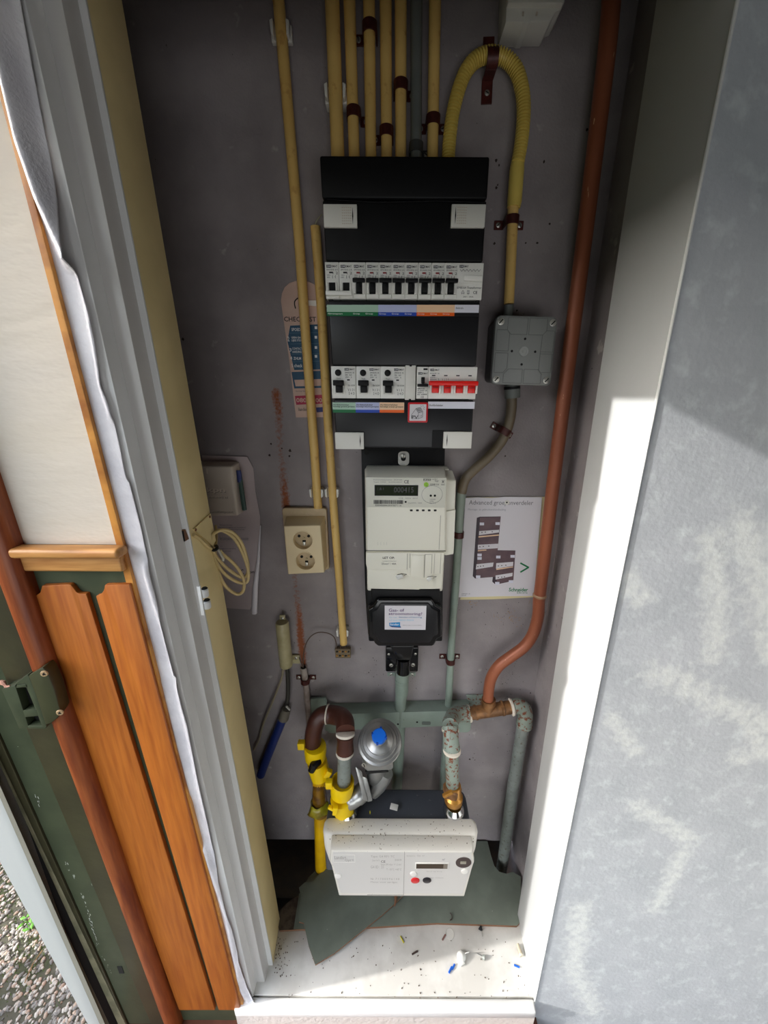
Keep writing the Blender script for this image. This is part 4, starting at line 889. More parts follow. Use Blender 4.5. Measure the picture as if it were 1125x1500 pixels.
for u, v in ((583,1061),(611,1058)): mk('screw_hole', MB().cyl(at(u,v,.6615), at(u,v,.6615)+Vector((0,.002,0)), .0022), darkhole, rl)
mk('end_lug', MB().prism(rrect(*R(668,1046,690,1072,.668), .01), .666, .690), condgreen, rl, bev=.001)
mk('support_plate', pplate(MB(), [(683,1018.5),(708,1018),(708,1046),(690,1046)], .690, .003), rustgreen, rl, bev=.001)
mk('support_plate', pplate(MB(), [(455,1024),(477,1023),(479,1030),(474,1048),(455,1048)], .684, .006), condgreen, rl, bev=.001)
mk('support_lug', pplate(MB(), [(478,1036),(519,1058),(519,1074),(482,1074),(478,1068)], .668, .004), condgreen, rl, bev=.001)
# ================================================================== GAS PIPES (LEFT)
gb = empty('brown_gas_pipe', at(465, 1090, .60)); tag(gb, 'brown painted gas pipe bent over in an arch left of the regulator', 'pipe')
mk('left_bend', MB().tube(smooth(px([(458,1090,.612),(459,1075,.614),(463,1058,.618),(470,1049,.622),(479,1046,.624)]), 6), .0172, 20), brownpipe, gb, ang=60)
mk('right_bend', MB().tube(smooth(px([(479,1046,.624),(488,1047,.622),(499,1050,.612),(505,1057,.596),(506,1070,.578)]), 6), .0182, 20), brownpipe, gb, ang=60)
c = at(479.5,1046,.623); ringp(c, (1,-.1,0), .0192, gb, h=.002); ringp(at(506,1075,.577), (0,-.4,-1), .0182, gb)
gv = empty('speckled_gas_riser', at(503, 1146, .570)); tag(gv, 'rust-speckled grey gas riser between the brown bend and the yellow seal', 'pipe')
mk('coupling', MB().tube([at(506,1077,.577), at(505.5,1086,.574), at(505.5,1101,.572)], [.0178,.0152,.0175], 20), rustgreen and brownpipe, gv)
mk('pipe_body', MB().tube([at(505,1086,.574), at(505.3,1101,.571), at(503.5,1150,.567)], .0134, 20), galv, gv)
ringp(at(505.3,1102,.571), (0,-.1,-1), .0176, gv)
# yellow seals
ys = empty('yellow_pipe_seal', at(462, 1110, .61)); tag(ys, 'bright yellow plastic seal with a side tab under the brown pipe bend', 'seal', 'yellow plastic pipe seals')
c = at(462, 1101, .607); mk('ring', MB()._lathe(c, Vector((.05,0,1)), [(.017,-.018),(.021,-.016),(.0228,.006),(.0215,.016),(.0185,.017)], 28), yellowp, ys, ang=45)
mk('tab', MB().obox(at(441.5,1091,.598), .014, .012, .017), yellowp, ys, bev=.0015)
ys1 = empty('yellow_pipe_seal', at(465, 1138, .615)); tag(ys1, 'open yellow plastic seal half with a black valve stub, lowest on the left pipe', 'seal', 'yellow plastic pipe seals')
c = at(467, 1127, .612); mk('half_ring', MB()._lathe(c, Vector((-.15,.1,1)), [(.0165,-.020),(.0195,-.018),(.0215,.004),(.0205,.02),(.0185,.02)], 24), yellowp, ys1, ang=45)
mk('tab', MB().obox(at(480.5,1133,.60), .012, .01, .020, Matrix.Rotation(.5, 3, 'Y')), yellowp, ys1, bev=.0015)
mk('valve_stub', MB().tube([at(466,1114,.592), at(459,1122,.580), at(456,1129,.578)], [.0095,.0085,.007], 12), blackg, ys1)
gpl = mk('gas_pipe', MB().tube([at(467,1136,.622), at(469,1180,.626), at(470,1240,.63), at(470.5,1272,.63)], .0145, 18), yellowpipe); tag(gpl, 'yellow gas supply pipe coming up from the floor at the left of the gas meter', 'pipe')
tp_ = mk('amber_wrap', MB().tube(smooth([at(467,1138,.622), at(467.5,1158,.620), at(468.5,1176,.621), at(469.5,1190,.622)], 4), [.0125,.013,.0134,.014,.0148,.0155,.0162,.0168,.0172,.0175,.0176,.0174,.017], 14), tapem, gpl)
fm = MB(); rngs = []; c = at(466.5,1180,.615)
for k in range(3): rngs.append([c + Vector((math.cos(a)*(.016+.004*k*(1+.9*math.sin(a*3+k))), math.sin(a)*(.016+.003*k), .012-.011*k + .002*math.sin(a*5))) for a in [math.tau*t/20 for t in range(20)]])
fm.loft(rngs, cap=False); fo = mk('loose_film', fm, yellowfilm, gpl); so = fo.modifiers.new('s', 'SOLIDIFY'); so.thickness = .0005
ys2 = empty('yellow_pipe_seal', at(500, 1168, .565)); tag(ys2, 'bright yellow plastic seal with a square tab around the speckled gas riser', 'seal', 'yellow plastic pipe seals')
c = at(501, 1153, .564); mk('ring', MB()._lathe(c, Vector((.1,0,1)), [(.018,-.017),(.022,-.015),(.0238,.006),(.0228,.016),(.0215,.017),(.0205,.009)], 28), yellowp, ys2, ang=45)
mk('tab', MB().obox(at(482,1148,.555), .013, .012, .017), yellowp, ys2, bev=.0015)
ys3 = empty('yellow_pipe_seal', at(502, 1198, .563)); tag(ys3, 'bright yellow plastic seal with a crooked tab on the left end of the gas meter', 'seal', 'yellow plastic pipe seals')
c = at(503, 1184, .562); mk('ring', MB()._lathe(c, Vector((-.08,0,1)), [(.0155,-.012),(.019,-.010),(.0225,.012),(.0228,.03),(.018,.032)], 28), yellowp, ys3, ang=45)
mk('tab', MB().obox(at(491,1187,.536), .009, .008, .020, Matrix.Rotation(.15, 3, 'Y')), yellowp, ys3, bev=.0012); mk('hook', MB().obox(at(485,1183.5,.537), .012, .007, .006, Matrix.Rotation(.6, 3, 'Y')), yellowp, ys3, bev=.0012)
cu2 = mk('chrome_union', MB()._lathe(at(508,1190,.562), Vector((0,0,1)), [(.017,-.003),(.0215,-.002),(.022,.003),(.018,.010)], 28), chrome); tag(cu2, 'bright chrome union on the left end of the gas meter under the yellow seal', 'pipe fitting')
# ================================================================== GAS REGULATOR
rgx = empty('gas_regulator', at(555, 1140, .58)); tag(rgx, 'round cast aluminium gas pressure regulator with a bright blue cap', 'regulator')
ctr = at(556.5, 1087, .575); axr = Vector((-.03, -.45, 1)).normalized()
K = .00136
prof = [(0,-.012),(27*K,-.010),(30.5*K,-.004),(32.5*K,-.002),(33*K,.001),(32*K,.004),(29*K,.0055),(28.2*K,.0075),(25.5*K,.008),(24.5*K,.0105),(20.5*K,.012),(19.8*K,.0145),(16.5*K,.0165),(14*K,.019),(9.8*K,.020),(9.5*K,.028),(9*K,.029),(0,.029)]
prof = [(r*.96, h) for r, h in prof]
mk('diaphragm_housing', MB()._lathe(ctr, axr, prof, 44), alu, rgx, ang=28)
mk('blue_cap', MB()._lathe(ctr + axr*.029, axr, [(.0105,0),(.0138,.001),(.0138,.006),(.0120,.0085),(.0,.0092)], 20), bluecap, rgx, ang=40)
nb = MB(); 
for k in range(4): a_ = k*math.pi/2 + .5; n_ = axr.orthogonal().normalized(); bvec = axr.cross(n_); nb.obox(ctr + axr*.0345 + (n_*math.cos(a_) + bvec*math.sin(a_))*.0128, .004, .004, .006)
mk('cap_lugs', nb, M('cap_blue_dark', (8,70,170), .4), rgx)
nk = MB(); nk.tube([ctr - axr*.008, at(551,1130,.585), at(549,1140,.588)], [.022,.019,.016], 18); mk('neck', nk, alu, rgx)
fl = MB(); pplate(fl, [(533,1114),(575,1113),(576,1127),(571,1129),(540,1133),(530,1122)], .560, .016); mk('flange', fl, alu, rgx, bev=.003, seg=3)
fl2 = MB(); pplate(fl2, [(535,1130),(568,1128),(569,1131),(536,1134)], .5595, .003); mk('flange_gap', fl2, darkhole, rgx)
lw_ = MB(); a_ = at(562,1136,.585); b_ = at(546,1160,.582); lw_.tube([at(566,1130,.585), a_, at(554,1150,.583), b_], [.015,.0175,.0165,.014], 14); mk('lower_body', lw_, alu, rgx)
for u, v in ((533.5,1120.5),(571,1117)): screw(rgx, at(u, v, .5585), .0052)
bl_ = MB(); bl_.hexa([at(538,1175,.552), at(546,1173,.552), at(538,1140,.562), at(530,1137,.562), at(538,1175,.572), at(546,1173,.572), at(538,1140,.59), at(530,1137,.59)]); 
mk('clamp_flange', bl_, alu, rgx, bev=.002)
bl2 = MB(); bl2.hexa([at(532,1172,.549), at(539,1174,.549), at(530,1130,.566), at(520,1122,.566), at(532,1172,.570), at(539,1174,.570), at(530,1130,.59), at(520,1122,.59)]); mk('clamp_flange', bl2, alu, rgx, bev=.002)
arm = MB(); arm.tube(smooth(px([(498,1172,.562),(512,1173,.560),(524,1166,.565),(535,1156,.575)]), 5), [.0135]*5+[.0165]*5+[.018]*6, 18); mk('inlet_arm', arm, alu, rgx, ang=60)
# ================================================================== GAS METER
gm_ = empty('gas_meter', at(590, 1305, .56)); tag(gm_, 'wide cream gas meter with red and black buttons and a small display', 'meter')
bx = MB(); zt = at(590,1196,.56).z + .004; xa, xb = at(486,1170,.62).x, at(682,1175,.60).x; zt = .2965
bx.zprism([(xa+.0,.52),(xb,.52),(xb,.60),(xb-.003,.612),(xb-.012,.618),(xa+.012,.618),(xa+.003,.612),(xa,.60)], zt-.105, zt-.006)
mk('body', bx, slate, gm_, bev=.006, seg=3)
mk('open_tag', MB().obox(atz(577.3,1182,.2978), .016, .012, .002, Matrix.Rotation(-.25, 3, 'Z')), whitep, gm_, bev=.0004)
# cover: three cross sections in plan, lofted downwards and forwards
def quadring(u0, v0, u1, v1, Y): return at(u0, v0, Y), at(u1, v1, Y)
TB = [at(474,1203,.558), at(488,1197.5,.562), at(688,1192.5,.562), at(699,1197,.558)]
TF = [at(473.5,1224,.530), at(486,1222,.522), at(690,1214,.522), at(700,1222,.530)]
def ringg(yb, rows): return rows
cv = MB()
zT = .3035
xl, xr = at(473.5,1212,.530).x, at(700,1208,.530).x
def sect(xl, xr, yf, z, r=.012, yb=.548):
    pts = []
    for k in range(5): a_ = math.radians(-90 + 90*k/4); pts.append((xl + .008 + .008*math.sin(a_)*1 - 0, yb - .008 + .008*math.cos(a_), z)) if False else None
    for cx_, cy_, a0 in ((xl+r*.7, yb-r*.7, 180), (xr-r*.7, yb-r*.7, 90)):
        for k in range(5): a_ = math.radians(a0 - 90*k/4); pts.append((cx_ + r*.7*math.cos(a_), cy_ + r*.7*math.sin(a_), z))
    for k in range(6): a_ = math.radians(90*k/5); pts.append((xr - r + r*math.cos(a_), yf + r - r*math.sin(a_), z))
    for k in range(6): a_ = math.radians(90 + 90*k/5); pts.append((xl + r + r*math.cos(a_), yf + r - r*math.sin(a_), z))
    return [Vector(p) for p in pts]
zb = at(590,1306,.505).z
cv.loft([sect(xl+.006, xr-.006, .5235, zT, yb=.545), sect(xl+.002, xr-.002, .5185, zT-.0015), sect(xl, xr, .517, zT-.005), sect(xl+.001, xr-.001, .516, zT-.045), sect(xl+.006, xr-.006, .516, zT-.075), sect(xl+.024, xr-.024, .516, zb+.004)])
mk('cover', cv, gasw, gm_, ang=50)
YG = .490
fx0, fx1 = at(484,1262,YG).x, at(693,1260,YG).x
FT, FB = at(590,1247,YG).z, at(590,1307,YG+.006).z
fp = MB(); 
A = [(fx0+.003, FT), (fx1-.003, FT), (fx1+.002, FT-.030), (fx1-.001, FT-.05), (fx1-.010, FB), (fx0+.013, FB), (fx0+.003, FT-.05), (fx0, FT-.030)]
nA = len(A); ins = lambda p, k: (p[0] + (k if p[0] < (fx0+fx1)/2 else -k), p[1])
f0 = [Vector((x, YG, z)) for x, z in A]; f1_ = [Vector((x - (.002 if x < (fx0+fx1)/2 else -.002), YG+.008, z + (.0015 if z > FT-.01 else 0))) for x, z in A]
f2_ = [Vector((x - (.003 if x < (fx0+fx1)/2 else -.003), .5172, (zT-.0004) if z > FT-.01 else z + (.004 if z < FB+.01 else 0))) for x, z in A]
fp.loft([f0, f1_, f2_]); mk('front_cover', fp, gasw, gm_, bev=.0015, seg=3, ang=50)
Yg = YG - .0004
mk('face_plate', MB().prism([(ins(p, .0035)[0], p[1] + (-.0025 if p[1] > FT-.01 else (.009 if p[1] < FB+.01 else 0))) for p in A], Yg, YG+.001), gasf, gm_, flat=True)
yq = Yg - .0003
xs1 = at(592,1275,YG).x; mk('centre_seam', MB().box(xs1-.0005, xs1+.0004, yq, YG+.001, FB+.004, FT-.001), M('seam_cream', (160,156,148), .6), gm_, flat=True)
mk('top_seam', MB().box(xs1-.0005, xs1+.0004, YG+.002, .527, FT+.0035, FT+.012) if False else MB().box(xs1-.0005, xs1+.0004, YG+.001, YG+.0015, FT-.002, FT), gasw, gm_, flat=True)
lg = MB(); x0, x1, z0, z1 = R(488,1252.5,520,1263.5,yq)
for a_ in ((x0,x1,z0,z0+.0006),(x0,x1,z1-.0006,z1),(x0,x0+.0006,z0,z1),(x1-.0006,x1,z0,z1)): lg.box(a_[0],a_[1],yq,YG,a_[2],a_[3])
emb = M('embossed_cream', (238,235,228), .4); gms = M('faint_grey_ink', (168,164,158), .6)
mk('embossed_frame', lg, emb, gm_, flat=True); T(gm_, 'Landis+', 490, 1254, 507, 1258.5, yq, gms, bold=.01); T(gm_, 'Gyr+', 505, 1258, 518.5, 1262.8, yq, gms, bold=.01)
for s, u0, v0, u1, v1 in (('Type: G4 RF1 TC',543,1253,578,1257),('Qmax 6 m³/h',545,1259,556,1262),('2009',578,1258.5,588,1261),('Pmax 500 mbar  V 1,2 dm³',558,1265,588,1268),('G4 ID : 21',543,1268,562,1272),('T -10°C +40°C',566,1272,588,1275),('Nr. 7 1 7 0 0 0 9 6 1 4 0',543,1286,585,1289),('Meter voor aardgas',543,1291,582,1294),('Bedrijfsdruk',596,1253,608,1255),('Gas  m³',611,1252.5,622,1254.5),('Druk op knop',625,1276,648,1277.5),('voor uitlezen',628,1285,650,1286.5)):
    T(gm_, s, u0, v0, u1, v1, yq, gms)
T(gm_, 'CE', 558, 1260.5, 564.5, 1263.8, yq, ink); T(gm_, 'm³', 648, 1257.5, 652, 1260.5, yq, inkg)
db = MB()
x0, x1, z0, z1 = R(538,1302.5,592,1305.5,YG-.001)
for k in range(22): x_ = x0 + (x1-x0)*k/22; db.box(x_, x_+(x1-x0)/30, YG-.0006, YG+.001, FB+.0012, FB+.0042)
mk('embossed_digits', db, gms, gm_, flat=True)
x0, x1, z0, z1 = R(608,1263,657,1272,YG); dz = mk('display_window', MB().box(x0, x1, YG-.0015, YG, z0, z1), emb, gm_, bev=.0006)
mk('display', MB().box(x0+.002, x1-.002, YG-.0018, YG-.001, z0+.002, z1-.0022), M('dark_slot_display', (70,60,48), .3), dz, flat=True); mk('display_end', MB().box(x1-.010, x1-.002, YG-.0019, YG-.001, z0+.002, z1-.0022), M('grey_display', (130,122,110), .3), dz, flat=True)
def oval(mb, u, v, ru, rv, Y, d, n=24):
    c = at(u, v, Y); c2 = at(u+ru, v, Y); c3 = at(u, v+rv, Y)
    return mb.prism([(c.x + (c2.x-c.x)*math.cos(math.tau*k/n), c.z + abs(c3.z-c.z)*math.sin(math.tau*k/n)) for k in range(n)], Y, Y+d)
mk('sensor_window', oval(MB(), 679, 1263.8, 11.5, 7.6, YG-.0012, .002), M('dark_brown_window', (74,64,62), .3), gm_); mk('sensor_lens', MB().box(*R(674.5,1262.3,683,1266,YG-.002)[:2], YG-.002, YG-.001, *R(674.5,1262.3,683,1266,YG-.002)[2:]), M('lens_grey', (150,146,132), .3), gm_, bev=.0005)
for nm, u, v, m_ in (('red_button',608.3,1290.8,M('button_red', (214,40,44), .35)),('black_button',625.5,1290.5,M('button_black', (28,28,34), .35)),('white_button',605.8,1281,emb),('white_button',680.5,1277.5,emb),('white_button',494.8,1284,emb)):
    mk(nm, oval(MB(), u, v, 6.3 if 'white' not in nm else 5, 3.8 if 'white' not in nm else 3.2, YG-.0022, .0024), m_, gm_, bev=.0006)

# ================================================================== SOCKET
so_ = empty('double_socket', at(446, 841, .67)); tag(so_, 'double earthed wall socket in cream plastic left of the electricity meter', 'socket')
mk('back_plate', MB().prism(rrect(*R(417.5,744,480.5,834,.6855), .006), .6835, YB-.001), sockb, so_, bev=.001)
YS = .650; P4 = [at(415.5,771,YS), at(469,769.5,YS), at(475,839,YS), at(422,841.5,YS)]; Q4 = [at(419.5,756,.684), at(476.5,755.5,.684), at(480,829,.684), at(426,829,.684)]
mk('housing', MB().hexa([P4[3],P4[2],P4[1],P4[0],Q4[3],Q4[2],Q4[1],Q4[0]]), sockm, so_, bev=.0015, seg=3)
hob = so_.children[-1] if False else [o for o in so_.children if o.name.startswith('housing')][-1]
ctm = MB()
for u, v in ((443.5,791.5),(447.3,822)): ctm.cyl(at(u,v,YS)+Vector((0,-.02,0)), at(u,v,YS)+Vector((0,.012,0)), .0178, seg=40)
ctt = mk('cutter', ctm, sockb, so_); bo_ = hob.modifiers.new('b', 'BOOLEAN'); bo_.object = ctt; bo_.solver = 'EXACT'
bpy.context.view_layer.update(); dg = bpy.context.evaluated_depsgraph_get(); nm_ = bpy.data.meshes.new_from_object(hob.evaluated_get(dg)); hob.modifiers.clear(); nm_.polygons.foreach_set('use_smooth', [False]*len(nm_.polygons)); hob.data = nm_; nm_.name = 'housing'; bpy.data.objects.remove(ctt)
S4 = [P4[0].lerp(P4[2], .04), P4[1].lerp(P4[3], .04), P4[2].lerp(P4[0], .04), P4[3].lerp(P4[1], .04)]
for u, v in ((443.5,791.5),(447.3,822)):
    c = at(u, v, YS)
    rim = mk('socket_ring', MB().loft([[c + Vector((math.cos(math.tau*k/40)*r_, y_q, math.sin(math.tau*k/40)*r_)) for r_, y_q in ((.0192,.0004),(.0190,-.0006),(.0176,-.0006),(.0172,.011),(.0182,.011))] for k in range(40)], closed=True), sockm, so_)
    c = c + Vector((0,.0112,0)); mk('socket_well', MB()._lathe(c + Vector((0,.0006,0)), Vector((0,-1,0)), [(.0177,0),(.0177,.0006)], 36), sockb, so_)
    for dx in (-.0088, .0088): mk('pin_hole', MB().cyl(c + Vector((dx,-.0014,.0042)), c + Vector((dx,0,.0042)), .0026), darkhole, rim)
    mk('screw', MB().cyl(c + Vector((0,-.0016,.000)), c, .0022), M('pale_screw', (190,170,130), .4), rim)
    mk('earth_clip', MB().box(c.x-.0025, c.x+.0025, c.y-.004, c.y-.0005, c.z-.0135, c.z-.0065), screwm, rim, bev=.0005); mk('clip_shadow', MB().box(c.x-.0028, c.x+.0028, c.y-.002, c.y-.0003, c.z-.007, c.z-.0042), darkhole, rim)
for v in (765.5,820): mk('plate_slot', MB().box(*R(476,v-2.5,477,v+2.5,.683)[:2], .6832, .685, *R(476,v-2.5,477,v+2.5,.683)[2:]), darkhole, so_)
# ================================================================== TELEPHONE BOX, LETTER, CABLE
sh = MB(); pts = [(296,667),(362,669),(371,686),(374,720),(381,757),(381,790),(376,832),(372,880),(366,893),(334,891),(300,890)]
pplate(sh, pts, .6915, .0008); le = tag(mk('letter', sh, paperold, bev=0, flat=True), 'pale printed letter hanging behind the telephone box with a curled right edge', 'letter')
cr_ = MB().tube(px([(381.5,770,.688),(378.5,820,.684),(374,860,.681),(372.5,898,.680)]), [.001,.003,.0052,.0058], 12); mk('curled_edge', cr_, paper, le)
for s, u0, v0, u1, v1 in (('Belangrijke informatie',322,768,340,770.5),('Deze aansluiting is eigendom van het netwerkbedrijf',320,771.5,360,774),('en mag niet worden verwijderd of verplaatst door derden',321,774.5,358,777),('het telefoonnetwerk in uw woning',321,777.5,345,780),('Neem bij storing contact op met de klantenservice van uw aanbieder',322,786,364,793),('Tot slot',322,799,326,801),('Wijzigingen zijn voor eigen rekening',322,802.5,345,805),('zie de achterzijde',323,806.5,338,808.5)):
    T(le, s, u0, v0, u1, v1, .6911, inkg)
T(le, 'C', 353, 834, 357, 841, .6911, ink, bold=.01); T(le, 'pn', 366.5-1, 837, 372.5, 841, .6911, ink, bold=.01)
kp = empty('telephone_box', at(330, 756, .67)); tag(kp, 'off-white telephone connection box with raised lettering in front of the letter', 'telephone box')
P4 = [at(290,682,.655), at(340,683,.655), at(348,756,.655), at(290,756,.655)]; Q4 = [at(290,675,.690), at(351,676,.690), at(358,750,.690), at(290,750,.690)]
mk('case', MB().hexa([P4[3],P4[2],P4[1],P4[0],Q4[3],Q4[2],Q4[1],Q4[0]]), kpnm, kp, bev=.0035, seg=3)
embk = M('relief_lit_white', (226,214,200), .45)  # lighter tone paints the lit faces of the flat relief lettering
shk = M('relief_shadow_tone', (150,138,126), .5)  # relief shadow painted as a darker offset copy of the lettering
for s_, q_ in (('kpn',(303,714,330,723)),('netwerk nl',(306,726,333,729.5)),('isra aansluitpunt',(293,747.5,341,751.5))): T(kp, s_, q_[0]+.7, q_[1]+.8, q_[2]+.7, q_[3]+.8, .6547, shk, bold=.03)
T(kp, 'kpn', 303, 714, 330, 723, .6545, embk, bold=.025); T(kp, 'netwerk nl', 306, 726, 333, 729.5, .6545, embk); T(kp, 'isra aansluitpunt', 293, 747.5, 341, 751.5, .6545, embk)
mk('corner_mark', MB().box(*R(302,686,304,694,.6545)[:2], .6545, .656, *R(302,686,304,694,.6545)[2:]), embk, kp)
tb = MB(); tb.tube(px([(350.5,692,.672),(353.5,715,.670),(358,747,.670)]), [.0035,.0042,.0042], 10); ps = tag(mk('pen', [(tb, M('dark_green_pen', (18,60,50), .35))], None), 'dark green and blue pen stuck beside the telephone box', 'pen')
mk('pen_cap', MB().tube(px([(349.5,689,.671),(351.8,706,.671)]), [.0038,.0044], 10), bluetube, ps)
ck = [(283,783,.470),(292,789,.485),(303,800,.50),(311,806,.515),(322,822,.53),(340,838,.54),(356,846,.55),(363,838,.555),(362,820,.555),(354,796,.55),(342,781,.545),(328,776,.535),(314,781,.525),(308,792,.52),(311,806,.52),(318,826,.525),(332,843,.535),(350,853,.545),(362,852,.55),(363.5,835,.553),(356,812,.552),(344,790,.545),(330,779,.54),(318,777,.535),(311,786,.53),(309,798,.527),(312,812,.527),(320,838,.53),(330,858,.535),(346,870,.54),(356,866,.545),(357,850,.548),(350,835,.545),(340,823,.54),(327,812,.53),(322,806,.528)]
co = mk('coiled_cable', MB().tube(smooth([at(*p) for p in ck], 7), .0025, 10), cablem, ang=80); tag(co, 'coil of beige cable tied with black tape hanging on the cream frame lining', 'cable')
mk('cable_tie', MB().tube(smooth(px([(309,803,.517),(313,806,.512),(318,803,.516),(316,799,.53),(310,800,.53)]), 4), .0024, 8), blackp, co)
mk('cable_end', MB().tube(px([(320,806,.527),(327,818,.520),(326.5,822,.518)]), .0017, 8), whitep, co)
mk('cable_riser', MB().tube(smooth(px([(316,770,.56),(317,785,.545),(316,800,.527)]), 4), .002, 8), cablem, co)
pm_ = MB(); y0_, y1_ = .478, .530
A_ = [atx(281,776, at(286,776,.478).x)]
def onl(v, Y):   # point on the cream lining
    z = at(300, v, Y).z; t = (Y-.4665)/(.535-.4665); a_, b_ = e5(z), e6(z); return Vector((a_.x + (b_.x-a_.x)*t, Y, z))
cvp = [onl(775,.474), onl(752,.531), onl(792,.533), onl(800,.520)]
pm_.add([p + Vector((.0002,0,0)) for p in cvp] + [p + Vector((.0022,0,0)) for p in cvp], [[0,1,2,3],[4,5,6,7],[0,1,5,4],[1,2,6,5],[2,3,7,6],[3,0,4,7]])
cvo = tag(mk('cover_flap', pm_, cream), 'cream-painted flap nailed on the frame lining beside the coiled cable', 'flap')
for p in (onl(776,.478), onl(757,.526)): mk('nail', MB()._lathe(p + Vector((.0022,0,0)), Vector((1,0,0)), [(.0022,0),(.0016,.0008)], 10), M('rusty_nail', (120,70,40), .7), cvo)
# hinge + striker slot on the frame
hg = empty('hinge', at(302, 885, .45)); tag(hg, 'white painted hinge knuckles on the cupboard frame below the coiled cable', 'hinge')
for k, (u, v) in enumerate(((299,866),(302.5,883))):
    c = at(u, v, .452); mk('knuckle', MB()._lathe(c + Vector((0,0,-.008)), Vector((0,0,1)), [(.0045,0),(.0052,.001),(.0052,.010),(.004,.0115)], 16), white_jamb, hg); mk('knuckle_gap', MB()._lathe(c + Vector((.001,0,.004)), Vector((0,0,1)), [(.0042,0),(.003,.0015)], 12), darkhole, hg)
mk('leaf', MB().box(at(292,875,.4395).x, at(297,875,.4395).x, .437, .440, at(295,900,.4395).z, at(295,858,.4395).z), white_jamb, hg, bev=.0006)
slt = MB(); s0 = at(264.5,776,.4622); slt.hexa([at(268,795,.4618), at(276,790,.4618), at(271,776,.4618), at(264,776,.4618)] + [p + Vector((0,.004,0)) for p in (at(268,795,.4618), at(276,790,.4618), at(271,776,.4618), at(264,776,.4618))])
slo = tag(mk('strike_slot', slt, M('bare_wood_slot', (120,84,60), .8)), 'small bare-wood slot cut in the white frame left of the coiled cable', 'slot'); mk('slot_core', MB().box(at(267,786,.4612).x, at(270,786,.4612).x, .4612, .462, at(268,793,.4612).z, at(268,778,.4612).z), darkhole, slo)

# ================================================================== CHECKLIST CARD
Yc = .6915; cpts = [(411.5,441),(413,430),(417,421),(424,414.5),(433,411.5),(442,411),(452,412.5),(460,416.5),(466,423),(482,611),(433.5,611.5),(424,530)]
cd = tag(mk('checklist_card', pplate(MB(), cpts, Yc, .001), cardm, flat=True), 'rounded pinkish checklist card with a blue table hanging behind the two long conduits', 'card')
y_ = Yc - .0004
T(cd, 'CHECKLIST', 416, 464, 463, 471, y_, ink, bold=.015)
mk('blue_table', pplate(MB(), [(425,477),(467,475),(473,541),(431,542),(421,500)], y_, .0003), teal, cd, flat=True)
mk('table_frame', pplate(MB(), [(427,545),(474,543),(477,568),(431,569)], y_, .0003), teal, cd, flat=True); mk('blank_field', pplate(MB(), [(431,556.5),(475,555),(476,565),(433,566)], y_-.0002, .0002), cardm, cd, flat=True)
ls = MB()
for v in (488,504,519,530): a_, b_ = at(424+(v-488)*.1, v, y_-.0002), at(471, v-1, y_-.0002); ls.tube([a_, b_], .0003, 4)
mk('table_lines', ls, M('table_line', (90,130,150), .6), cd, flat=True)
for s, u0, v0, u1, v1 in (('SPOED',427,480.5,440,485),('2',421,493,424,500),('GEEN GAS\nLIJKE STOF',427,493,442,501),('3',424,510,427,515),('CONTACT\nAARDING',428,509,443,517),('4',425,522,428,527),('ZHLM',430,523,441,527),('5',427,533,429,538),('check',431,533,443,538)): T(cd, s, u0, v0, u1, v1, y_-.0003, inkw, bold=.01)
for v in (480,494,509,522): mk('tick_box', MB().box(*R(461,v-2,464.5,v+2,y_-.0004)[:2], y_-.0004, y_, *R(461,v-2,464.5,v+2,y_-.0004)[2:]), inkw, cd, flat=True)
mk('magenta_block', pplate(MB(), [(432,580),(477,578),(479,591),(434,593)], y_, .0003), magenta, cd, flat=True); T(cd, '0800 9009', 434, 583, 477, 589.5, y_-.0003, cardm, bold=.015); T(cd, 'Storing? Bel gratis', 433, 572, 455, 574.5, y_, inkg)
mk('navy_block', pplate(MB(), [(463,597),(478,596),(479,603),(464,604)], y_, .0003), navy, cd, flat=True); T(cd, 'liander', 437, 597, 450, 602, y_, ink)
ha = MB(); pts = [at(u, v, y_) for u, v in ((433,452),(431.5,446),(432,441),(436,437),(440,436))]; ha.tube(smooth(pts, 4), .001, 6); mk('hanger_hole', ha, ink, cd)
mk('cream_clip', MB().prism([(at(448,440,.688).x, at(448,447,.688).z), (at(478,440,.688).x, at(478,450,.688).z), (at(478,440,.688).x, at(478,440,.688).z), (at(448,440,.688).x, at(448,440,.688).z)], .688, .691), whitep, cd)
# ================================================================== BOOKLET
bk = empty('booklet', at(735, 876, .688)); tag(bk, 'white instruction booklet pinned to the back wall beside the copper pipe', 'booklet')
mk('rear_pages', pplate(MB(), [(684,728.5),(799,728),(793,874),(740,877),(716,878),(674,878.5),(676,870)], .6915, .0016), yellowedp, bk, flat=True)
cvb = mk('cover', pplate(MB(), [(682,729.5),(700,728.5),(720,729.5),(740,728),(794,728.5),(782,873),(730,873.5),(672,875)], .6895, .0018), paper, bk, flat=True)
yb_ = .6892
T(bk, 'Advanced groepenverdeler', 687, 733, 781, 741.5, yb_, inkg); T(bk, 'Montage- en gebruikershandleiding', 685.5, 745, 741, 748.5, yb_, M('pale_grey_ink', (150,150,158), .6))
def fl_(pts, m, dy=0, nm='printed_picture'): return mk(nm, pplate(MB(), pts, yb_-dy, .0002), m, bk, flat=True)
fl_([(698.5,758.5),(703,757),(733.5,756.5),(728.5,806),(755,806.5),(751,851),(726,856.5),(721,852),(722,845),(696,847.5),(692.5,844)], printdark); fl_([(703,758),(733.5,757),(729,806),(755,807),(752,850),(729,855.5),(726,845),(697,847)], printbrown, .0002)
for P_ in ([(702,778),(731,776),(731,780),(701.5,784)], [(700,798),(730,796.5),(729,803),(700,805)], [(698,826.5),(723,824),(722,830),(697,834)], [(727,825),(752,823),(751.5,829),(726.5,833)], [(726,843),(751,839),(750.5,844),(726,849)]): fl_(P_, paper, .0004, 'printed_row')
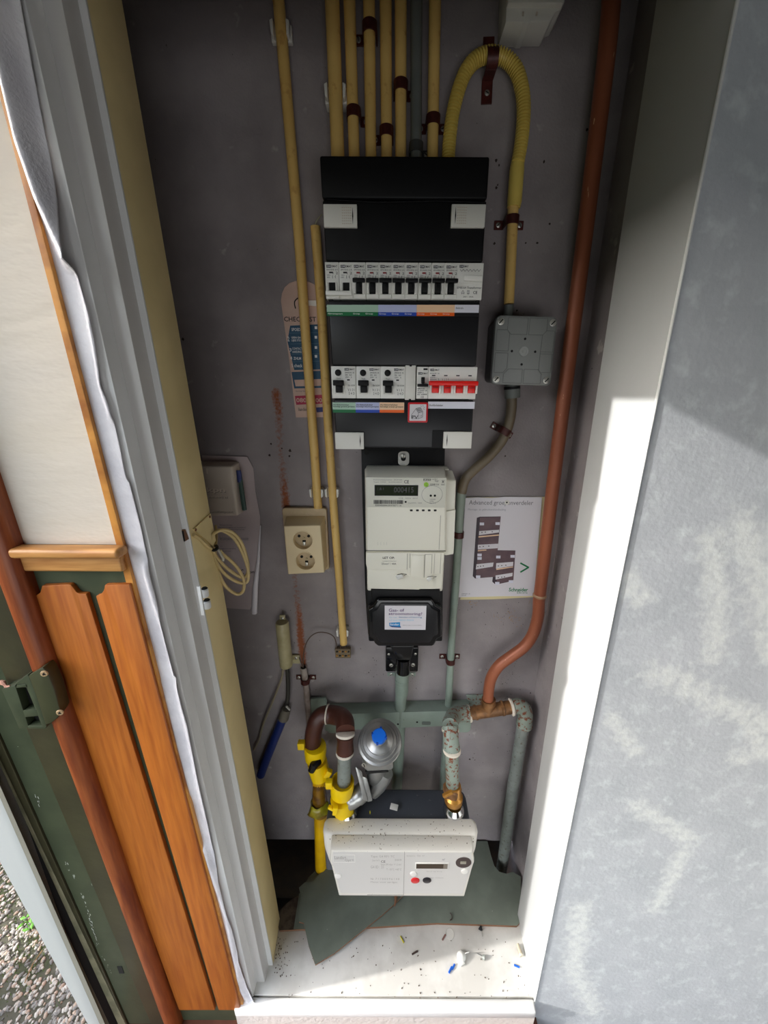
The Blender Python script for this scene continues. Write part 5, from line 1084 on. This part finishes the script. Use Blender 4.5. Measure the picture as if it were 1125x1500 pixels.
for P_ in ([(701,785.5),(731,783),(731,784.5),(701,787.5)], [(700,806),(712.5,805),(712.5,806.5),(700,807.5)], [(727,833),(751.5,830),(751.5,831),(727,835)]): fl_(P_, o_l, .0004, 'printed_stripe')
for u, v in ((706,767.5),(729,767),(702.5,813),(702.5,818),(700.5,845),(730,816),(751,815),(728.5,854.5),(748.5,852)): fl_([(u-3.2,v-2),(u+3.2,v-2),(u+3,v+2),(u-3.2,v+2)], lw, .0005, 'printed_tab')
for u, v in ((706,780),(711,779.5),(721,779),(703,801),(708,800.5),(716,800),(700,830),(704,829.5),(708,829),(730,829),(735,828.5),(741,828),(730,846),(735,845.5),(739,845)): fl_([(u-.8,v-.6),(u+.8,v-.6),(u+.8,v+.6),(u-.8,v+.6)], printdark, .0006, 'printed_switch')
cg = MB()
for a_, b_ in (((762,824.5),(774,831)), ((774,831),(762,838))): cg.tube(px([a_, b_], yb_+.0008), .0018, 8)
cg.tube(px([(774,830.9),(774.2,831.1)], yb_+.0008), .0018, 8); mk('arrow_logo', cg, se_green, bk)
T(bk, 'Schneider', 745.5, 861, 773.5, 866.5, yb_, se_green, bold=.02); T(bk, 'Electric', 757.5, 866.5, 773, 869.5, yb_, se_green); T(bk, 'S1B00000 - 02\n2012-05', 676, 869, 688.5, 873, yb_, inkg)
pn_ = MB()._lathe(at(742.5,736,.6895), Vector((0,-1,0)), [(.0046,0),(.0046,.0012),(.003,.0016)], 20); pno = mk('fixing_washer', pn_, whitep, bk); mk('screw', MB()._lathe(at(742.5,736,.6878), Vector((0,-1,0)), [(.0016,0),(.0012,.0008)], 10), darkhole, pno)
# ================================================================== SLEEVE, EARTH PIPE, TERMINAL BLOCK
sl = empty('cable_sleeve', at(417, 980, .67)); tag(sl, 'thick beige cable sleeve hanging at the left with a black and a beige cable', 'cable sleeve')
p0, p1 = at(413,911,.672), at(419.5,975,.672); mk('tube', MB()._lathe(p1, (p0-p1).normalized(), [(.006,-.001),(.0125,0),(.0135,.002),(.0135,(p0-p1).length-.004),(.012,(p0-p1).length),(.004,(p0-p1).length+.001)], 22), cyl_m, sl, ang=40)
mk('lug', MB().box(*R(410,901,418,915,.678)[:2], .677, .680, *R(410,901,418,915,.678)[2:]), cyl_m, sl, bev=.0008); screw(sl, at(413.5,906,.6765), .003)
mk('side_lug', MB().prism(rrect(*R(424,960,439,972,.6895), .002), .689, .6935), cyl_m, sl, bev=.0005); screw(sl, at(433.5,964,.6885), .003)
cb1 = mk('beige_cable', MB().tube(smooth(px([(415,978,.674),(412,995,.675),(401,1024,.678),(386,1060,.682),(380,1082,.684),(372,1098,.686)]), 6), .0024, 10), M('dusty_cable', (150,140,116), .5)); tag(cb1, 'thin beige cable running down left from the beige sleeve', 'cable')
cb2 = mk('black_cable', MB().tube(smooth(px([(420.5,976,.674),(422,1000,.675),(421.5,1022,.676),(418,1044,.677)]), 6), .0045, 10), cabled); tag(cb2, 'thick black cable between the beige sleeve and the blue tube', 'cable')
bt = mk('blue_tube', MB().tube(px([(416,1048,.676),(401,1085,.678),(388,1118,.681),(382,1135,.682)]), .0098, 16), bluetube); tag(bt, 'dark blue tube slanting down behind the cream lining at the lower left', 'tube')
mk('tube_end', MB().tube(px([(420,1038,.675),(415,1052,.676)]), [.0095,.0122], 16), M('dusty_collar', (110,104,92), .6), bt)
mk('fastener', MB().tube(px([(419,1034,.668),(424.5,1040,.668)]), .0022, 8), screwm, bt)
ep = mk('thin_grey_pipe', MB().tube(px([(444.5,979,.683),(448,1000,.683),(452,1046,.683),(456,1096,.684)]), .0066, 14), M('dusty_white_pipe', (168,156,148), .6, var=(128,112,104), vs=30)); tag(ep, 'thin dusty grey pipe with wires coming out of its open top', 'pipe')
mk('pipe_mouth', MB()._lathe(at(444.6,979.5,.683)+Vector((0,0,.0035)), Vector((0,0,1)), [(.0054,0),(.0052,.0004)], 14), darkhole, ep); mk('pipe_rim', MB()._lathe(at(444.6,979.5,.683), Vector((0,0,1)), [(.0066,0),(.0074,.001),(.0072,.003),(.0054,.0034)], 14), M('rim', (176,166,156), .6), ep)
wr1 = mk('looped_wire', MB().tube(smooth(px([(444.5,981,.683),(444,970,.683),(446,950,.681),(453,935,.678),(464,927,.677),(478,927,.677),(488,932,.679),(492,940,.681),(493,953,.684)]), 6), .0011, 7), wirem); tag(wr1, 'thin dark wire looping from the grey pipe to the terminal block', 'wire')
wr2 = mk('short_wire', MB().tube(smooth(px([(444,981,.683),(441.5,972,.684),(438,963,.688)]), 5), .001, 7), wirem); tag(wr2, 'short thin wire between the grey pipe mouth and the beige sleeve bracket', 'wire')
tb_ = empty('terminal_block', at(502, 965, .684)); tag(tb_, 'small terminal block below the open end of the conduit', 'terminal block')
mk('block', MB().box(*R(491,951,513.5,964,.680)[:2], .6795, .689, *R(491,951,513.5,964,.680)[2:]), M('dusty_terminal_body', (120,104,80), .7, bump=.6, bs=200), tb_, bev=.0008)
for i in range(5):
    for j in range(2):
        c = at(493.6+4.3*i, 954.5+6*j, .679); mk('terminal_screw', MB()._lathe(c, Vector((0,-1,0)), [(.0022,0),(.0018,.0009)], 8), brass if (i+j) % 2 else darkhole, tb_)
for k, u in enumerate((499,502,505)): mk('lead', MB().tube(px([(u,943,.682),(u+.3,952,.683)]), .0009, 6), wirem, tb_)
wr3 = mk('loose_wire', MB().tube(smooth(px([(462,334,.682),(463,325,.676),(468,318,.665),(472,314,.655)]), 5), .0009, 6), M('pale_wire', (170,170,150), .5)); tag(wr3, 'thin pale wire sticking out of the open conduit top beside the board', 'wire')
# white plastic box at the top
tbx = empty('white_ceiling_box', at(785, 31, .67)); tag(tbx, 'white plastic box on the back wall at the very top right of the cupboard', 'box')
pts = [(744,-60),(832,-60),(827,4),(821,14),(814,17),(806,31),(777,31),(776,34),(768,34),(766,32),(741,32)]
mk('case', pplate(MB(), pts, .655, YB-.001-.655), whitep, tbx, bev=.003); mk('step', pplate(MB(), [(745,-60),(830,-60),(826,4),(744,4)], .648, .01), whitep, tbx, bev=.002)
for u in (765,785): mk('rib', MB().box(*R(u,17,u+2.5,23,.6545)[:2], .6543, .656, *R(u,17,u+2.5,23,.6545)[2:]), kpnm, tbx)
# ================================================================== LOCK KEEPER
lk = empty('lock_keeper', at(50, 1064, .39)); tag(lk, 'dark green painted rim-lock keeper with two openings on the door frame', 'lock keeper')
mk('face', MB().prism([(at(u,v,.386).x, at(u,v,.386).z) for u, v in ((41,990),(62,978),(68,984),(79,1010),(88,1042),(84,1052),(74,1060),(66,1062),(56,1030))], .386, .402), M('keeper_green', (58,60,38), .4, bump=.1, bs=60), lk, bev=.0015)
rim_ = MB()
for q_ in ([(20,1003),(41,988),(57,1030),(68,1064),(62,1066),(52,1040),(36,1002)], [(24,1003),(40,1002),(41,1007),(23,1008)], [(33,1041),(54,1039),(57,1049),(36,1051)], [(40,1063),(68,1064),(66,1068),(41,1068)], [(2,1010),(22,1004),(42,1066),(28,1068)]):
    pplate(rim_, q_, .388, .014)
mk('frame', rim_, green, lk, bev=.0008)
mk('latch_opening', pplate(MB(), [(23,1007),(38,1005),(52,1040),(34,1042)], .398, .006), darkhole, lk); mk('bolt_opening', pplate(MB(), [(36,1050),(56,1048),(61,1064),(41,1065)], .398, .006), darkhole, lk)
wsm = M('pale_screw_head', (190,160,120), .5)
for u, v, r in ((65,986.5,.0042),(88,1043.5,.0042)):
    c = at(u, v, .3858); s_ = mk('screw', MB()._lathe(c, Vector((.25,-1,0)), [(r,0),(r*.85,.0012)], 18), wsm, lk)
    x_ = MB(); x_.obox(c + Vector((0,-.0012,0)), r*1.1, .0008, r*.28, Matrix.Rotation(.5,3,'Y')); x_.obox(c + Vector((0,-.0012,0)), r*.28, .0008, r*1.1, Matrix.Rotation(.5,3,'Y')); mk('screw_cross', x_, darkhole, s_)
mk('chipped_paint', MB().tube(smooth(px([(0,1000,.396),(5,1000,.394),(10,1006,.392),(15,1005,.39)]), 3), [.003,.0035,.0025,.003,.0022,.0018,.0025,.002,.0015,.001][:10], 7), M('chipped_pink_filler', (200,150,130), .9, bump=1, bs=200), lk)
# ================================================================== HARDBOARD + DEBRIS
def zs(pts, z): return [(atz(u, v, z).x, min(atz(u, v, z).y, .69)) for u, v in pts]
def slab(name, pts, z0, th, label, top=hardboard):
    P_ = zs(pts, z0+th); o = mk(name, MB().zprism(P_, z0, z0+th), hardedge)
    o.data.materials.append(top)
    for p in o.data.polygons:
        if p.normal.z > .7: p.material_index = 1; p.use_smooth = False
    return tag(o, label, 'board')
slab('floor_board', [(430,1361),(438,1310),(452,1285),(466,1272),(500,1240),(540,1212),(709,1214),(714,1232),(719,1252),(724,1268),(731,1277),(742,1280),(751,1277),(763,1284),(763,1350),(757,1356),(700,1354),(640,1352),(560,1357),(500,1361)], .0005, .006, 'grey-green hardboard sheet covering the cupboard floor under the gas meter')
slab('broken_board', [(462,1413),(452,1385),(445,1352),(438,1350),(437,1338),(441,1315),(438,1300),(447,1292),(458,1292),(474,1274),(520,1262),(600,1262),(602,1300),(580,1322),(560,1340),(520,1372),(490,1396)], .009, .004, 'broken pointed grey hardboard piece lying on the white floor at the left')
slab('board_scrap', [(409,1363),(406,1350),(409,1335),(418,1325),(428,1317),(437,1312),(440,1340),(446,1353),(447,1361)], .0008, .005, 'dirty small scrap of board in the left floor corner', dirty)
cr = mk('brown_strip', MB().tube(smooth([atz(579,1300,.02), atz(580,1315,.016), atz(578,1328,.014)], 3), [.004,.0035,.003,.004,.003,.0022,.001], 7), hardedge); tag(cr, 'brown tapered strip sticking out below the gas meter', 'splinter')  # narrow brown strip below the meter, thinning towards its end
pp_ = MB(); pplate(pp_, [(741,1358),(763,1359),(763,1374),(741,1371)], .5, .001)
def bit(u0, v0, u1, v1, r, m, name, label, cat, group=None, z=None):
    z = z if z is not None else r; o = mk(name, MB().tube([atz(u0, v0, z), atz((u0+u1)/2, (v0+v1)/2, z*1.05), atz(u1, v1, z)], r, 8), m); return tag(o, label, cat, group)
blu = M('blue_wire', (20,90,190), .4); yel = M('yellow_green_wire', (190,180,40), .4); blk = M('dark_wire', (60,44,38), .5)
G = 'wire clippings on the white floor'
bit(657.5,1425,662,1416,.0018,blu,'wire_clipping','left one of the two touching blue wire clippings on the white floor','wire clipping',G)
bit(662.5,1420,666,1412.5,.0018,blu,'wire_clipping','right one of the two touching blue wire clippings on the white floor','wire clipping',G)
bit(753,1413.5,761,1417,.0018,blu,'wire_clipping','single blue wire clipping near the right reveal','wire clipping',G)
bit(586.5,1371.5,591.5,1381,.0014,yel,'wire_clipping','yellow-green wire clipping on the floor in front of the board','wire clipping',G)
bit(603.5,1398,612,1393,.0016,blk,'wire_clipping','dark brown wire clipping on the middle of the white floor','wire clipping',G)
bit(648,1377,652.5,1369,.0016,M('reddish_wire', (130,90,80), .5),'wire_clipping','short reddish wire clipping beside the clear disc','wire clipping',G)
bit(707,1211,707,1212,.0001,darkhole,'speck','x','x') if False else None
pg = empty('wall_plug', atz(761, 1391, .003)); tag(pg, 'pale wall plug lying by the right reveal on the white floor', 'wall plug')
mk('shaft', MB().tube([atz(758.5,1382.5,.004), atz(762,1394,.004), atz(763.5,1399,.004)], [.0026,.0036,.0032], 10), M('pale_plug', (170,160,140), .5), pg); mk('flange', MB().tube([atz(763,1398,.004), atz(764,1400.5,.004)], [.0046,.0046], 10), M('pale_plug2', (190,184,168), .5), pg)
nl = empty('small_nail', atz(708, 1402, .003)); tag(nl, 'small galvanised nail with a broad head on the white floor', 'nail')
mk('shank', MB().tube([atz(698,1397,.002), atz(706,1401,.002)], .0008, 6), screwm, nl); mk('head', MB().tube([atz(706.5,1401,.003), atz(710,1403,.003)], [.0028,.0046], 12), galv, nl)
tn = empty('thumb_tack', atz(705, 1366, .003)); tag(tn, 'black tack with its point forward at the edge of the board', 'tack')
mk('head', MB().tube([atz(703,1358.5,.003), atz(706,1363,.003)], [.005,.0018], 12), blackp, tn); mk('point', MB().tube([atz(705,1362,.003), atz(707,1372,.0015)], .0007, 6), screwm, tn)
dsc = mk('clear_disc', MB()._lathe(atz(659,1368,.0004), Vector((0,0,1)), [(.0095,0),(.0095,.0006),(.0085,.0008),(.0084,.0004)], 24), M('translucent_disc', (205,202,194), .25)); tag(dsc, 'thin translucent round disc on the white floor', 'disc')
cp3 = empty('plastic_cap', atz(676, 1405, .005)); tag(cp3, 'crumpled frosted plastic cap on the sunlit middle of the white floor', 'cap')
mk('dome', MB()._lathe(atz(675,1402,.0008), Vector((.25,-.2,1)), [(.0085,0),(.0092,.003),(.008,.008),(.004,.0105),(.0005,.011)], 18), clearp, cp3); mk('tab', MB().obox(atz(677,1411,.003), .010, .006, .004, Matrix.Rotation(.4,3,'Z')), clearp, cp3, bev=.0008)
mk('flap', MB().obox(atz(684,1396,.008), .009, .0012, .016, Matrix.Rotation(.2,3,'Z') @ Matrix.Rotation(.3,3,'X')), clearp, cp3, bev=.0004)
yt = mk('yellow_scrap', MB().obox(atz(542,1190,.2995), .0022, .002, .007), yel); tag(yt, 'tiny yellow wire scrap on top of the gas meter', 'wire clipping')
hk = mk('hooked_wire', MB().tube(smooth([atz(659,1337,.009), atz(662,1341,.009), atz(662,1346,.009), atz(659,1348,.009)], 4), .0009, 6), blk); tag(hk, 'small hooked dark wire lying on the grey-green board', 'wire clipping')
ds = MB(); rn = random.Random(11)
for k in range(150):
    u, v = rn.uniform(405, 775), rn.uniform(1372, 1462)
    if rn.random() < .35: u, v = rn.gauss(410, 7), rn.uniform(1372, 1430)
    if u < 398 + (1440-v)*.02: continue
    c = atz(u, v, .0007); s_ = rn.uniform(.0005, .0014); ds.obox(c, s_*rn.uniform(1,2.2), s_, s_, Matrix.Rotation(rn.random()*3, 3, 'Z'))
tag(mk('crumbs', ds, M('dark_crumbs', (84,66,50), .9), flat=True), 'dark crumbs and grit scattered over the white painted floor', 'grit', kind='stuff')
gd = MB()
for k in range(90):
    c = at(rn.uniform(482,690), rn.uniform(1198,1240), .5); z = zT+.0004; c = atz(rn.uniform(485,692), 1200, z); y = rn.uniform(.498,.541); s_ = rn.uniform(.0004,.0011); gd.obox((rn.uniform(xl+.01, xr-.01), y, z), s_*1.6, s_, s_, Matrix.Rotation(rn.random()*3,3,'Z'))
tag(mk('dust_specks', gd, M('brown_specks', (100,82,62), .9), flat=True), 'brown specks of dust lying on top of the cream gas meter', 'dust', kind='stuff')
hb = MB(); 
c = atz(376, 1496, -.05); n_ = 14
hb.zprism([(c.x + .016*math.cos(math.pi*k/n_), c.y + .006*math.sin(math.pi*k/n_)*1.0) for k in range(n_+1)], -.0615, -.036); tag(mk('wood_offcut', hb, edgewood, bev=.001), 'small half-round ochre wood offcut on the hall floor at the foot of the wallpaper', 'wood offcut')
